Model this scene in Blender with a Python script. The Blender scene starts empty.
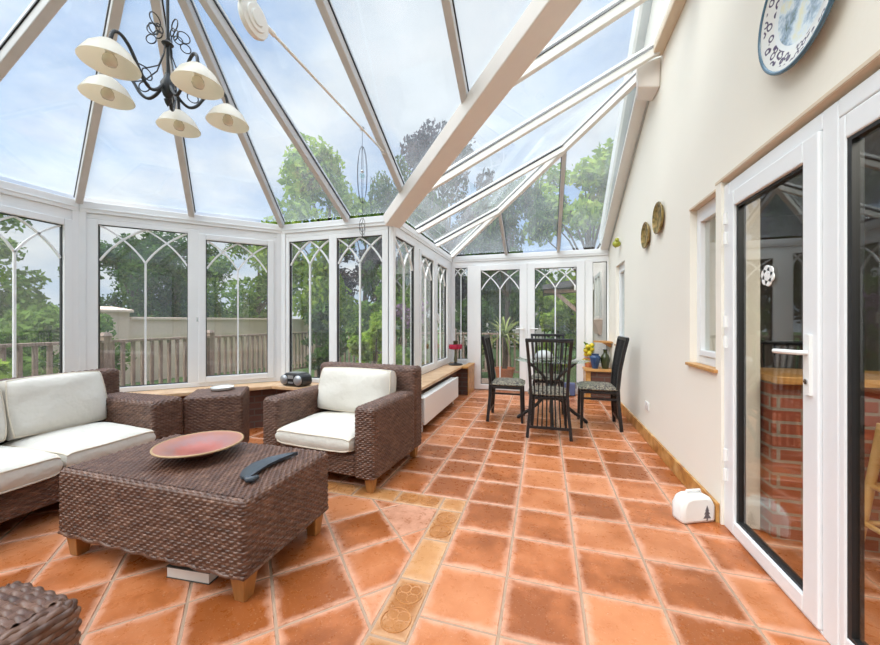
import bpy, math, random
import numpy as np
from mathutils import Vector, Matrix
random.seed(7); rng = np.random.default_rng(7)
PI = math.pi
SC = bpy.context.scene
COL = SC.collection

# ------------------------------------------------------------------ helpers
class MB:
    def __init__(s): s.v = []; s.f = []; s.uv = None; s.attr = {}
    def add(s, vs, fs):
        n = len(s.v); s.v.extend([tuple(map(float, p)) for p in vs]); s.f.extend([tuple(i + n for i in f) for f in fs]); return s
    def box(s, x0, x1, y0, y1, z0, z1):
        return s.add([(x0,y0,z0),(x1,y0,z0),(x1,y1,z0),(x0,y1,z0),(x0,y0,z1),(x1,y0,z1),(x1,y1,z1),(x0,y1,z1)],
                     [(0,3,2,1),(4,5,6,7),(0,1,5,4),(1,2,6,5),(2,3,7,6),(3,0,4,7)])
    def hexa(s, b, t):
        return s.add(list(b) + list(t), [(0,3,2,1),(4,5,6,7),(0,1,5,4),(1,2,6,5),(2,3,7,6),(3,0,4,7)])
    def beam(s, p0, p1, w, h, up=(0,0,1), off=0.0):
        p0 = Vector(p0); p1 = Vector(p1); d = (p1 - p0).normalized(); up = Vector(up)
        a = d.cross(up)
        if a.length < 1e-4: a = d.cross(Vector((1,0,0)))
        a.normalize(); b = a.cross(d).normalized()
        c = [(-a*w/2 - b*h/2), (a*w/2 - b*h/2), (a*w/2 + b*h/2), (-a*w/2 + b*h/2)]
        o = b*off
        return s.add([p0+o+q for q in c] + [p1+o+q for q in c], [(0,3,2,1),(4,5,6,7),(0,1,5,4),(1,2,6,5),(2,3,7,6),(3,0,4,7)])
    def tube(s, pts, r, n=8, closed=False):
        pts = [Vector(p) for p in pts]; m = len(pts)
        rs = r if hasattr(r, '__len__') else [r]*m
        ref = None; rings = []
        for i, p in enumerate(pts):
            if closed: d = pts[(i+1) % m] - pts[i-1]
            else: d = pts[min(i+1, m-1)] - pts[max(i-1, 0)]
            d.normalize()
            if ref is None:
                ref = d.cross(Vector((0,0,1)))
                if ref.length < 1e-3: ref = d.cross(Vector((1,0,0)))
            ref = (ref - d*ref.dot(d)).normalized(); b = d.cross(ref)
            rings.append([p + (ref*math.cos(2*PI*k/n) + b*math.sin(2*PI*k/n))*rs[i] for k in range(n)])
        vs = [q for rg in rings for q in rg]; fs = []
        for i in range(m if closed else m-1):
            j = (i+1) % m
            for k in range(n): fs.append((i*n+k, i*n+(k+1) % n, j*n+(k+1) % n, j*n+k))
        if not closed: fs.append(tuple(range(n))[::-1]); fs.append(tuple((m-1)*n+k for k in range(n)))
        return s.add(vs, fs)
    def lathe(s, prof, n=24, c=(0,0,0), axis='z', capped=True):
        vs = []; fs = []; m = len(prof)
        for r, z in prof:
            for k in range(n):
                a = 2*PI*k/n; x, y = r*math.cos(a), r*math.sin(a)
                if axis == 'z': q = (x, y, z)
                elif axis == 'x': q = (z, x, y)
                else: q = (x, z, y)
                vs.append((c[0]+q[0], c[1]+q[1], c[2]+q[2]))
        for i in range(m-1):
            for k in range(n): fs.append((i*n+k, i*n+(k+1) % n, (i+1)*n+(k+1) % n, (i+1)*n+k))
        if capped:
            if prof[0][0] > 1e-5: fs.append(tuple(range(n))[::-1])
            if prof[-1][0] > 1e-5: fs.append(tuple((m-1)*n+k for k in range(n)))
        return s.add(vs, fs)
    def prism(s, poly, z0, z1, fn=None):
        fn = fn or (lambda x, y, z: (x, y, z)); n = len(poly)
        vs = [fn(x, y, z0) for x, y in poly] + [fn(x, y, z1) for x, y in poly]
        fs = [tuple(range(n))[::-1], tuple(range(n, 2*n))] + [(i, (i+1) % n, n+(i+1) % n, n+i) for i in range(n)]
        return s.add(vs, fs)
    def slab(s, pts, t):
        pts = [Vector(p) for p in pts]; nrm = (pts[1]-pts[0]).cross(pts[2]-pts[0]).normalized()
        if nrm.z < 0: nrm = -nrm
        n = len(pts)
        return s.add(pts + [p + nrm*t for p in pts], [tuple(range(n))[::-1], tuple(range(n, 2*n))] + [(i, (i+1) % n, n+(i+1) % n, n+i) for i in range(n)])
    def ball(s, c, r, n=12, m=8):
        r = r if hasattr(r, '__len__') else (r, r, r)
        prof = [(math.sin(PI*i/m), -math.cos(PI*i/m)) for i in range(m+1)]
        k = len(s.v); s.lathe(prof, n, (0,0,0))
        for i in range(k, len(s.v)):
            x, y, z = s.v[i]; s.v[i] = (c[0]+x*r[0], c[1]+y*r[1], c[2]+z*r[2])
        return s
    def xf(s, M, start=0):
        for i in range(start, len(s.v)): s.v[i] = tuple(M @ Vector(s.v[i]))
        return s

def tag(o, label=None, cat=None, group=None, kind=None):
    if label: o['label'] = label
    if cat: o['category'] = cat
    if group: o['group'] = group
    if kind: o['kind'] = kind
    return o
def empty(name, loc=(0,0,0), rz=0, **k):
    o = bpy.data.objects.new(name, None); COL.objects.link(o); o.location = loc; o.rotation_euler = (0,0,rz); o.empty_display_size = .1
    return tag(o, **k)
def obj(name, mb, m, parent=None, smooth=None, bevel=0, loc=None, rot=None, weld=False, **k):
    me = bpy.data.meshes.new(name); me.from_pydata(mb.v, [], mb.f)
    if mb.uv is not None:
        l = me.uv_layers.new(name='UVMap'); idx = np.zeros(len(me.loops), dtype=np.int32); me.loops.foreach_get('vertex_index', idx)
        l.data.foreach_set('uv', np.asarray(mb.uv, dtype=np.float32)[idx].ravel())
    for an, vals in mb.attr.items():
        a = me.attributes.new(an, 'FLOAT', 'POINT'); a.data.foreach_set('value', np.asarray(vals, dtype=np.float32))
    me.materials.append(m)
    if smooth is not None:
        me.shade_smooth()
        if smooth: me.set_sharp_from_angle(angle=math.radians(smooth))
    o = bpy.data.objects.new(name, me); COL.objects.link(o)
    if parent: o.parent = parent
    if loc: o.location = loc
    if rot: o.rotation_euler = rot
    if bevel:
        b = o.modifiers.new('Bevel', 'BEVEL'); b.width = bevel; b.segments = 2; b.limit_method = 'ANGLE'; b.angle_limit = math.radians(40)
    return tag(o, **k)
def copy_tree(o, parent=None):
    c = o.copy(); COL.objects.link(c); c.parent = parent
    for ch in list(o.children): copy_tree(ch, c)
    return c

# ------------------------------------------------------------------ materials
class NT:
    def __init__(s, name):
        s.m = bpy.data.materials.new(name); s.m.use_nodes = True; s.t = s.m.node_tree; s.t.nodes.clear()
        s.out = s.t.nodes.new('ShaderNodeOutputMaterial')
    def n(s, typ, **k):
        nd = s.t.nodes.new('ShaderNode' + typ)
        for a, v in k.items():
            if a.startswith('i_'): nd.inputs[a[2:].replace('_', ' ')].default_value = v
            else: setattr(nd, a, v)
        return nd
    def l(s, a, b): s.t.links.new(a, b)
    def math(s, op, a, b=None, clamp=False):
        nd = s.t.nodes.new('ShaderNodeMath'); nd.operation = op; nd.use_clamp = clamp
        for i, x in enumerate((a, b)):
            if x is None: continue
            if isinstance(x, (int, float)): nd.inputs[i].default_value = x
            else: s.l(x, nd.inputs[i])
        return nd.outputs[0]
    def mix(s, f, a, b, blend='MIX'):
        nd = s.t.nodes.new('ShaderNodeMix'); nd.data_type = 'RGBA'; nd.blend_type = blend
        for i, x in ((0, f), (6, a), (7, b)):
            if isinstance(x, (int, float)): nd.inputs[i].default_value = x
            elif isinstance(x, tuple): nd.inputs[i].default_value = (*x, 1) if len(x) == 3 else x
            else: s.l(x, nd.inputs[i])
        return nd.outputs[2]
    def ramp(s, f, stops):
        nd = s.t.nodes.new('ShaderNodeValToRGB'); e = nd.color_ramp.elements
        while len(e) < len(stops): e.new(.5)
        for x, (p, c) in zip(e, stops): x.position = p; x.color = (*c, 1)
        s.l(f, nd.inputs[0]); return nd.outputs[0]
    def noise(s, scale, vec=None, detail=3, rough=.5):
        nd = s.n('TexNoise'); nd.inputs['Scale'].default_value = scale; nd.inputs['Detail'].default_value = detail; nd.inputs['Roughness'].default_value = rough
        if vec is not None: s.l(vec, nd.inputs['Vector'])
        return nd.outputs['Fac']
    def obj(s): return s.n('TexCoord').outputs['Object']
    def bsdf(s, col, rough=.5, metal=0, bump=None, bs=.2, bd=.01, spec=.5, coat=0, sheen=0):
        b = s.n('BsdfPrincipled')
        for nm, x in (('Base Color', col), ('Roughness', rough), ('Metallic', metal)):
            if isinstance(x, tuple): b.inputs[nm].default_value = (*x, 1)
            elif isinstance(x, (int, float)): b.inputs[nm].default_value = x
            else: s.l(x, b.inputs[nm])
        b.inputs['Specular IOR Level'].default_value = spec; b.inputs['Coat Weight'].default_value = coat
        b.inputs['Sheen Weight'].default_value = sheen
        if bump is not None:
            bn = s.n('Bump'); bn.inputs['Strength'].default_value = bs; bn.inputs['Distance'].default_value = bd
            s.l(bump, bn.inputs['Height']); s.l(bn.outputs[0], b.inputs['Normal'])
        s.l(b.outputs[0], s.out.inputs[0]); return b

def plain(name, col, rough=.5, metal=0, var=.08, scale=12, bs=0, bscale=60, spec=.5, coat=0, sheen=0, bd=.01):
    t = NT(name); o = t.obj()
    c2 = tuple(max(0, x*(1-var)) for x in col)
    c = t.mix(t.noise(scale, o), col, c2)
    t.bsdf(c, rough, metal, t.noise(bscale, o) if bs else None, bs, bd, spec, coat, sheen)
    return t.m
def glass(name, tint=(1,1,1), ior=1.45, dirt=0.0, gl=1.0):
    t = NT(name)
    tr = t.n('BsdfTransparent'); tr.inputs[0].default_value = (*tint, 1)
    g = t.n('BsdfGlossy'); g.inputs['Roughness'].default_value = .005; g.inputs[0].default_value = (gl, gl, gl, 1)
    fr = t.n('Fresnel'); ge = t.n('NewGeometry'); t.l(t.math('ADD', ior, t.math('MULTIPLY', ge.outputs['Backfacing'], 1/ior-ior)), fr.inputs[0])
    mx = t.n('MixShader'); t.l(fr.outputs[0], mx.inputs[0]); t.l(tr.outputs[0], mx.inputs[1]); t.l(g.outputs[0], mx.inputs[2])
    last = mx.outputs[0]
    if dirt:
        o = t.obj(); f = t.math('MULTIPLY', t.ramp(t.noise(1.3, o, 6, .65), [(.3, (.35,.35,.35)), (.75, (1,1,1))]), dirt)
        spots = t.ramp(t.noise(38, o, 1, .4), [(.70, (0,0,0)), (.74, (1,1,1))])
        zone = t.ramp(t.noise(.9, o, 2), [(.52, (0,0,0)), (.68, (1,1,1))])
        f = t.math('MAXIMUM', f, t.math('MULTIPLY', t.math('MULTIPLY', spots, zone), .15))
        d = t.n('BsdfTranslucent'); d.inputs[0].default_value = (.80,.82,.82,1)
        m2 = t.n('MixShader'); t.l(f, m2.inputs[0]); t.l(last, m2.inputs[1]); t.l(d.outputs[0], m2.inputs[2]); last = m2.outputs[0]
    t.l(last, t.out.inputs[0]); return t.m
def wood(name, a, b, scale=(3,30,30), rough=.4, coat=0):
    t = NT(name); mp = t.n('Mapping'); mp.inputs['Scale'].default_value = scale; t.l(t.obj(), mp.inputs[0])
    f = t.noise(1.6, mp.outputs[0], 5, .6)
    t.bsdf(t.ramp(f, [(.3, a), (.7, b)]), rough, 0, f, .15, .005, .5, coat); return t.m

MAT = {}
MAT['upvc'] = plain('white_upvc', (.86,.87,.88), .28, var=.03)
MAT['alu'] = plain('rafter_capping', (.66,.65,.64), .42, var=.18, scale=9)
MAT['alu_white'] = plain('white_rafter', (.84,.83,.79), .35, var=.05)
MAT['beamwood'] = plain('painted_beam', (.85,.79,.735), .45, var=.05)
MAT['gasket'] = plain('black_gasket', (.012,.012,.013), .5)
MAT['wall'] = plain('cream_render', (.91,.865,.765), .8, var=.04, scale=1.5, bs=.06, bscale=45)
MAT['wall_out'] = plain('pale_house_render', (.86,.80,.75), .85, var=.1, scale=4, bs=.2, bscale=60)
MAT['reveal'] = plain('beige_reveal', (.72,.60,.45), .7, var=.05)
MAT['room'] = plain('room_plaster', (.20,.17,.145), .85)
MAT['glass'] = glass('window_glass', (.97,.98,.97), 1.5, .055)
MAT['doorglass'] = glass('door_glass', (.88,.90,.88), 1.5)
MAT['roofglass'] = glass('roof_glass', (.93,.96,.97), 1.35, .12)
MAT['tableglass'] = glass('table_glass', (.86,.95,.93), 1.6)
MAT['wood'] = wood('honey_wood', (.42,.19,.055), (.66,.36,.12))
MAT['legwood'] = wood('stained_wood_leg', (.30,.12,.03), (.48,.22,.06), (20,20,4))
MAT['timber'] = wood('weathered_timber', (.17,.115,.085), (.36,.27,.21), (20,20,3), .8)
MAT['deck'] = wood('deck_boards', (.15,.10,.075), (.30,.22,.17), (3,40,40), .75)
MAT['bark'] = plain('bark', (.10,.075,.055), .9, var=.5, bs=.6)
MAT['black'] = plain('black_metal', (.016,.015,.016), .38, var=.3)
MAT['iron'] = plain('dark_iron', (.02,.022,.024), .45, var=.3)
MAT['radiator'] = plain('radiator_enamel', (.88,.87,.84), .3, var=.02)
MAT['cushion'] = plain('cream_cotton', (.70,.66,.59), .9, var=.07, scale=5, bs=.55, bscale=7, sheen=.1, bd=.035)
MAT['piping'] = plain('cushion_piping', (.72,.64,.52), .9)
MAT['ceramic_white'] = plain('white_ceramic', (.85,.85,.83), .2, var=.02)
MAT['shade'] = None
MAT['bulb'] = plain('bulb_glass', (.75,.68,.55), .15)
MAT['chrome'] = plain('chrome', (.7,.7,.7), .15, 1)
MAT['render_wall'] = plain('beige_garden_wall', (.88,.67,.55), .9, var=.2, scale=3, bs=.2)
MAT['grass'] = plain('lawn', (.10,.17,.045), .95, var=.5, scale=2, bs=.5)
MAT['roof_tile'] = plain('dark_roof', (.10,.095,.095), .7, var=.4, scale=6)
MAT['slate'] = plain('grey_slate', (.56,.58,.56), .7, var=.15, scale=5)
MAT['yellow'] = plain('yellow_glaze', (.72,.56,.03), .35, var=.2)
MAT['yellowgreen'] = plain('yellow_green', (.50,.52,.06), .4, var=.5)
MAT['blue'] = plain('blue_glaze', (.035,.085,.20), .18, var=.4)
MAT['bluecloth'] = plain('blue_cloth', (.12,.15,.30), .8, var=.2)
MAT['greenglaze'] = plain('olive_glaze', (.05,.06,.02), .2, var=.6)
MAT['terracotta'] = plain('terracotta_pot', (.52,.17,.07), .7)
MAT['red'] = plain('red_glass', (.42,.02,.06), .2)
MAT['olive'] = plain('olive_stem', (.10,.10,.05), .5)
MAT['bamboo'] = wood('cane', (.60,.33,.10), (.78,.52,.22), (6,6,3), .35)
MAT['slateblue'] = plain('dark_grey_carved_wood', (.070,.085,.105), .38, var=.4, scale=20)
MAT['paper'] = plain('book_pages', (.83,.82,.79), .8)
MAT['bookcover'] = plain('dark_book_cover', (.05,.06,.055), .5)
MAT['radio'] = plain('black_plastic', (.013,.014,.017), .3)
MAT['silver'] = plain('silver_plastic', (.42,.43,.45), .3, .5)
MAT['whitecloth'] = plain('white_cloth', (.82,.80,.77), .9, var=.06, bs=.1, bscale=15)
MAT['print'] = plain('grey_print', (.16,.14,.15), .9)
MAT['purple'] = plain('lilac_flower', (.30,.17,.30), .8, var=.5)

def leafmat(name, a, b):
    t = NT(name); ge = t.n('NewGeometry')
    c = t.ramp(ge.outputs['Random Per Island'], [(0, a), (1, b)])
    d = t.n('BsdfDiffuse'); t.l(c, d.inputs[0])
    tr = t.n('BsdfTranslucent'); t.l(t.mix(.5, c, (.5,.6,.1), 'MULTIPLY'), tr.inputs[0])
    t.l(c, tr.inputs[0])
    m = t.n('MixShader'); m.inputs[0].default_value = .4; t.l(d.outputs[0], m.inputs[1]); t.l(tr.outputs[0], m.inputs[2]); t.l(m.outputs[0], t.out.inputs[0])
    return t.m
MAT['leaf_dark'] = leafmat('dark_leaf', (.035,.075,.022), (.12,.21,.06))
MAT['leaf_mid'] = leafmat('mid_leaf', (.07,.14,.03), (.24,.36,.09))
MAT['leaf_bright'] = leafmat('bright_leaf', (.14,.25,.03), (.42,.55,.11))
MAT['leaf_copper'] = leafmat('copper_leaf', (.03,.028,.032), (.14,.11,.13))
MAT['leaf_strap'] = leafmat('strap_leaf', (.16,.21,.05), (.42,.46,.18))

def mk_shade():
    t = NT('frosted_cream_glass'); d = t.n('BsdfPrincipled'); d.inputs['Base Color'].default_value = (.88,.86,.80,1); d.inputs['Roughness'].default_value = .3
    tr = t.n('BsdfTranslucent'); tr.inputs[0].default_value = (.92,.87,.74,1)
    m = t.n('MixShader'); m.inputs[0].default_value = .45; t.l(d.outputs[0], m.inputs[1]); t.l(tr.outputs[0], m.inputs[2]); t.l(m.outputs[0], t.out.inputs[0]); return t.m
MAT['shade'] = mk_shade()

def mk_brick(name, c1, c2, mortar, sc=1.0, axis='xz'):
    t = NT(name); sp = t.n('SeparateXYZ'); t.l(t.obj(), sp.inputs[0]); cb = t.n('CombineXYZ')
    t.l(t.math('ADD', sp.outputs[0], sp.outputs[1]), cb.inputs[0]); t.l(sp.outputs[2], cb.inputs[1])
    b = t.n('TexBrick'); t.l(cb.outputs[0], b.inputs['Vector'])
    b.inputs['Scale'].default_value = sc; b.inputs['Brick Width'].default_value = .225; b.inputs['Row Height'].default_value = .075; b.inputs['Mortar Size'].default_value = .009
    b.inputs['Color1'].default_value = (*c1, 1); b.inputs['Color2'].default_value = (*c2, 1); b.inputs['Mortar'].default_value = (*mortar, 1); b.inputs['Bias'].default_value = 0
    c = t.mix(.45, b.outputs['Color'], t.ramp(t.noise(14, t.obj(), 4), [(.3, tuple(x*.5 for x in c1)), (.7, c2)]), 'MIX')
    c = t.mix(b.outputs['Fac'], c, mortar)
    t.bsdf(c, .85, 0, t.math('SUBTRACT', 1.0, b.outputs['Fac']), .5, .008); return t.m
MAT['brick'] = mk_brick('red_brick', (.42,.10,.045), (.30,.07,.035), (.30,.24,.19))
MAT['brick_dark'] = mk_brick('brown_brick', (.16,.07,.05), (.11,.05,.038), (.12,.09,.075))

def mk_tile(name, lo, mid, hi, edge):
    t = NT(name); o = t.obj()
    rnd = t.n('Attribute', attribute_name='rnd').outputs['Fac']; ed = t.n('Attribute', attribute_name='edge').outputs['Fac']
    off = t.n('CombineXYZ'); t.l(t.math('MULTIPLY', rnd, 37.0), off.inputs[2])
    va = t.n('VectorMath'); va.operation = 'ADD'; t.l(o, va.inputs[0]); t.l(off.outputs[0], va.inputs[1]); vec = va.outputs[0]
    n1 = t.noise(4.5, vec, 4, .6); n2 = t.noise(22, vec, 4, .65)
    f = t.math('ADD', t.math('MULTIPLY', n1, .85), t.math('MULTIPLY', t.math('SUBTRACT', rnd, .5), .44))
    base = t.ramp(f, [(.26, lo), (.43, mid), (.66, hi)])
    base = t.mix(t.math('MULTIPLY', n2, .5), base, t.mix(.5, base, (.9,.75,.6), 'MULTIPLY'))
    wear = t.ramp(t.math('ADD', t.math('MULTIPLY', ed, .50), t.math('ADD', t.math('MULTIPLY', n1, .45), t.math('MULTIPLY', n2, .45))), [(.66, (0,0,0)), (1.0, (1,1,1))])
    c = t.mix(t.math('MULTIPLY', wear, .82), base, edge)
    flecks = t.ramp(t.noise(120, vec, 2), [(.66, (0,0,0)), (.72, (1,1,1))])
    c = t.mix(t.math('MULTIPLY', flecks, .35), c, (.75,.5,.36))
    r = t.math('ADD', t.math('MULTIPLY', n2, .28), .16)
    t.bsdf(c, r, 0, t.math('ADD', n1, t.math('MULTIPLY', n2, .4)), .22, .012, .5); return t.m
MAT['tile'] = mk_tile('terracotta_tile', (.30,.084,.020), (.47,.148,.047), (.60,.23,.098), (.72,.38,.255))
MAT['tile_ochre'] = mk_tile('ochre_border_tile', (.36,.135,.035), (.47,.20,.065), (.58,.29,.12), (.62,.36,.20))
MAT['grout'] = plain('cement_grout', (.46,.31,.215), .9, var=.3, scale=30)
def mk_skirt():
    t = NT('ochre_skirting_tile'); o = t.obj()
    c = t.ramp(t.noise(9, o, 5, .65), [(.3, (.25,.085,.02)), (.5, (.50,.24,.06)), (.7, (.68,.42,.16))])
    t.bsdf(c, .3, 0, t.noise(14, o), .3, .01); return t.m
MAT['skirt'] = mk_skirt()
MAT['sill'] = wood('sill_tile_wood', (.56,.31,.15), (.78,.54,.33), (4,4,4), .3)

def mk_wicker():
    t = NT('woven_wicker'); uv = t.n('UVMap').outputs[0]
    sp = t.n('SeparateXYZ'); t.l(uv, sp.inputs[0])
    row = t.math('FLOOR', t.math('DIVIDE', sp.outputs[1], .0145)); cb = t.n('CombineXYZ')
    t.l(t.math('MULTIPLY', sp.outputs[0], 6.0), cb.inputs[0]); t.l(t.math('MULTIPLY', row, 3.37), cb.inputs[1])
    n = t.noise(2.2, cb.outputs[0], 3, .6)
    fib = t.n('Mapping'); fib.inputs['Scale'].default_value = (30, 700, 1); t.l(uv, fib.inputs[0]); nf = t.noise(1, fib.outputs[0], 2)
    c = t.ramp(n, [(.28, (.055,.022,.014)), (.5, (.125,.058,.036)), (.72, (.24,.130,.085))])
    c = t.mix(t.math('MULTIPLY', nf, .5), c, t.mix(.6, c, (.5,.45,.42), 'MULTIPLY'))
    t.bsdf(c, .42, 0, nf, .25, .002, .6); return t.m
MAT['wicker'] = mk_wicker()
def mk_seatfab():
    t = NT('leaf_print_fabric'); o = t.obj(); v = t.n('TexVoronoi'); v.inputs['Scale'].default_value = 26; t.l(o, v.inputs['Vector'])
    f = t.math('ADD', t.math('MULTIPLY', t.noise(20, o, 3, .7), .9), t.math('MULTIPLY', v.outputs['Distance'], .35))
    c = t.ramp(f, [(.45, (.028,.025,.024)), (.56, (.13,.105,.08)), (.64, (.36,.31,.22)), (.70, (.07,.06,.055))])
    t.bsdf(c, .85); return t.m
MAT['seatfab'] = mk_seatfab()
def mk_bowl():
    t = NT('red_mottled_glaze'); o = t.obj(); sp = t.n('VectorMath', operation='LENGTH'); t.l(o, sp.inputs[0])
    f = t.math('ADD', t.math('MULTIPLY', t.noise(14, o, 4, .7), .45), t.math('MULTIPLY', sp.outputs['Value'], 2.6))
    c = t.ramp(f, [(.25, (.30,.075,.06)), (.5, (.42,.13,.10)), (.62, (.33,.17,.16)), (.80, (.40,.17,.12))])
    t.bsdf(c, .35); return t.m
MAT['bowl'] = mk_bowl()
MAT['bowlrim'] = plain('tan_rim', (.50,.33,.18), .5)
def mk_plate():
    t = NT('painted_plate'); o = t.obj(); ln = t.n('VectorMath', operation='LENGTH'); t.l(o, ln.inputs[0]); r = ln.outputs['Value']
    ctr = t.ramp(t.noise(11, o, 5, .65), [(.35, (.10,.16,.14)), (.45, (.30,.40,.52)), (.55, (.62,.70,.75)), (.68, (.70,.68,.48))])
    v = t.n('TexVoronoi'); v.inputs['Scale'].default_value = 27; t.l(o, v.inputs['Vector'])
    sw = t.ramp(t.math('ABSOLUTE', t.math('SUBTRACT', t.math('ADD', v.outputs['Distance'], t.math('MULTIPLY', t.noise(30, o, 2), .25)), .48)), [(.06, (.07,.045,.10)), (.13, (.74,.73,.70))])
    band = t.ramp(t.math('MULTIPLY', r, 3.0), [(.50, (0,0,0)), (.51, (1,1,1))])
    c = t.mix(band, ctr, sw)
    ring = t.ramp(t.math('MULTIPLY', r, 3.0), [(.0, (0,0,0)), (.475, (0,0,0)), (.48, (1,1,1)), (.53, (1,1,1)), (.535, (0,0,0))]); c = t.mix(ring, c, (.72,.74,.74))
    rim2 = t.ramp(t.math('MULTIPLY', r, 3.0), [(.70, (0,0,0)), (.705, (1,1,1))]); c = t.mix(rim2, c, (.75,.74,.70))
    t.bsdf(c, .12); return t.m
MAT['plate'] = mk_plate()
MAT['platerim'] = plain('blue_plate_rim', (.10,.19,.27), .15, var=.3)
def mk_basket():
    t = NT('woven_brass_plate'); o = t.obj(); w = t.n('TexNoise'); w.inputs['Scale'].default_value = 25; t.l(o, w.inputs['Vector'])
    t.bsdf(t.ramp(w.outputs['Fac'], [(.35, (.12,.085,.02)), (.55, (.36,.25,.08)), (.7, (.52,.33,.14))]), .35, .3); return t.m
MAT['basket'] = mk_basket()

# ------------------------------------------------------------------ room geometry
EZ, RZ = 2.5, 3.76                                       # eaves and ridge heights
WX = 1.05                                                # inner face of the house wall
Q = [(WX,-.80), (-3.23,-.80), (-4.58,.55), (-4.58,2.44), (-3.23,3.79), (-1.68,3.79), (-1.68,6.52), (WX,6.52)]
HUB = (-2.285, 1.495, RZ); VT = (WX, 1.495, RZ); HP = (WX, 3.79, RZ)
def e3(p, z=EZ): return (p[0], p[1], z)
def inset(pts, d):                                       # offset to the inside (right-hand side of the run)
    out = []; n = len(pts)
    for i in range(n):
        p = Vector(pts[i]); ds = []
        if i > 0: ds.append((p - Vector(pts[i-1])).normalized())
        if i < n-1: ds.append((Vector(pts[i+1]) - p).normalized())
        ns = [Vector((a.y, -a.x)) for a in ds]
        if len(ns) == 1: out.append(p + ns[0]*d)
        else:
            m = (ns[0] + ns[1]).normalized(); out.append(p + m*(d/m.dot(ns[0])))
    return [tuple(o) for o in out]

# ---- floor: individual bevelled tiles in one mesh
def clip(poly, a, b, c):                                 # keep a*x+b*y<=c
    out = []
    for i in range(len(poly)):
        p, q = poly[i], poly[(i+1) % len(poly)]
        dp, dq = a*p[0]+b*p[1]-c, a*q[0]+b*q[1]-c
        if dp <= 0: out.append(p)
        if dp*dq < 0:
            k = dp/(dp-dq); out.append((p[0]+(q[0]-p[0])*k, p[1]+(q[1]-p[1])*k))
    return out
def area(p): return .5*sum(p[i][0]*p[(i+1) % len(p)][1]-p[(i+1) % len(p)][0]*p[i][1] for i in range(len(p)))
def shrink(poly, d):
    res = poly
    n = len(poly)
    for i in range(n):
        p, q = poly[i], poly[(i+1) % n]; ex, ey = q[0]-p[0], q[1]-p[1]; L = math.hypot(ex, ey)
        if L < 1e-6: continue
        nx, ny = ey/L, -ex/L                             # outward for CCW
        res = clip(res, nx, ny, nx*p[0]+ny*p[1]-d)
        if len(res) < 3: return []
    return res
tiles = {'tile': MB(), 'ochre': MB()}
for k in tiles: tiles[k].attr = {'edge': [], 'rnd': []}
def add_tile(poly, kind='tile'):
    if len(poly) < 3: return
    if area(poly) < 0: poly = poly[::-1]
    m = tiles[kind]; r = random.random(); dz = random.uniform(-.0008, .0008)
    rings = []
    for d, z, e in ((.0045, -.006, 1), (.0085, dz, 1), (.030, dz+.0008, .55), (.075, dz+.001, 0)):
        sp = shrink(poly, d)
        if len(sp) != len(poly): break
        rings.append((sp, z, e))
    if not rings:
        return
    n = len(poly); b = len(m.v)
    for sp, z, e in rings:
        for p in sp: m.v.append((p[0], p[1], z)); m.attr['edge'].append(e); m.attr['rnd'].append(r)
    for i in range(len(rings)-1):
        for k in range(n): m.f.append((b+i*n+k, b+i*n+(k+1) % n, b+(i+1)*n+(k+1) % n, b+(i+1)*n+k))
    m.f.append(tuple(b+(len(rings)-1)*n+k for k in range(n)))
T = .339
def clip_all(poly, planes):
    for a, b, c in planes:
        poly = clip(poly, a, b, c)
        if len(poly) < 3: return []
    return poly
# straight-laid field: corridor and everything right of the border
SX, SY = -.514, 2.44
for i in range(-6, 14):
    for j in range(-10, 13):
        x0 = -.175 + (i-1)*T; y0 = 2.44 + j*T
        sq = [(x0, y0), (x0+T, y0), (x0+T, y0+T), (x0, y0+T)]
        a = clip_all(sq, [(-1,0,-SX), (1,0,3.6), (0,-1,.84), (0,1,6.60)])
        add_tile(a)
        b = clip_all(sq, [(1,0,SX), (-1,0,1.72), (0,-1,-SY), (0,1,6.60)])
        add_tile(b)
for i in range(-20, 2):                                   # far strip beside the chamfer beyond the lateral border
    for j in range(0, 5):
        x0 = -.514 - 1.21 - (i+1)*-T - .0; y0 = 2.44 + j*T
        sq = [(x0, y0), (x0+T, y0), (x0+T, y0+T), (x0, y0+T)]
        add_tile(clip_all(sq, [(1,0,-1.723), (-1,0,4.7), (0,-1,-SY), (0,1,3.85)]))
# border strips
y = 2.44 - .165
BX0, BX1 = -.679, -.514
decor = []
k = 0
add_tile([(BX0, y), (BX1, y), (BX1, SY), (BX0, SY)], 'ochre')
while y > -.8:
    y0 = y - .33
    add_tile([(BX0, y0), (BX1, y0), (BX1, y), (BX0, y)], 'ochre')
    if k in (0, 2, 4): decor.append(((BX0+BX1)/2, (y0+y)/2, True))
    y = y0; k += 1
x = BX0; k = 0
while x > -4.6:
    x0 = x - .33
    add_tile([(x0, 2.275), (x, 2.275), (x, SY), (x0, SY)], 'ochre')
    if k in (0, 2, 5): decor.append(((x0+x)/2, 2.3575, False))
    x = x0; k += 1
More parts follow.
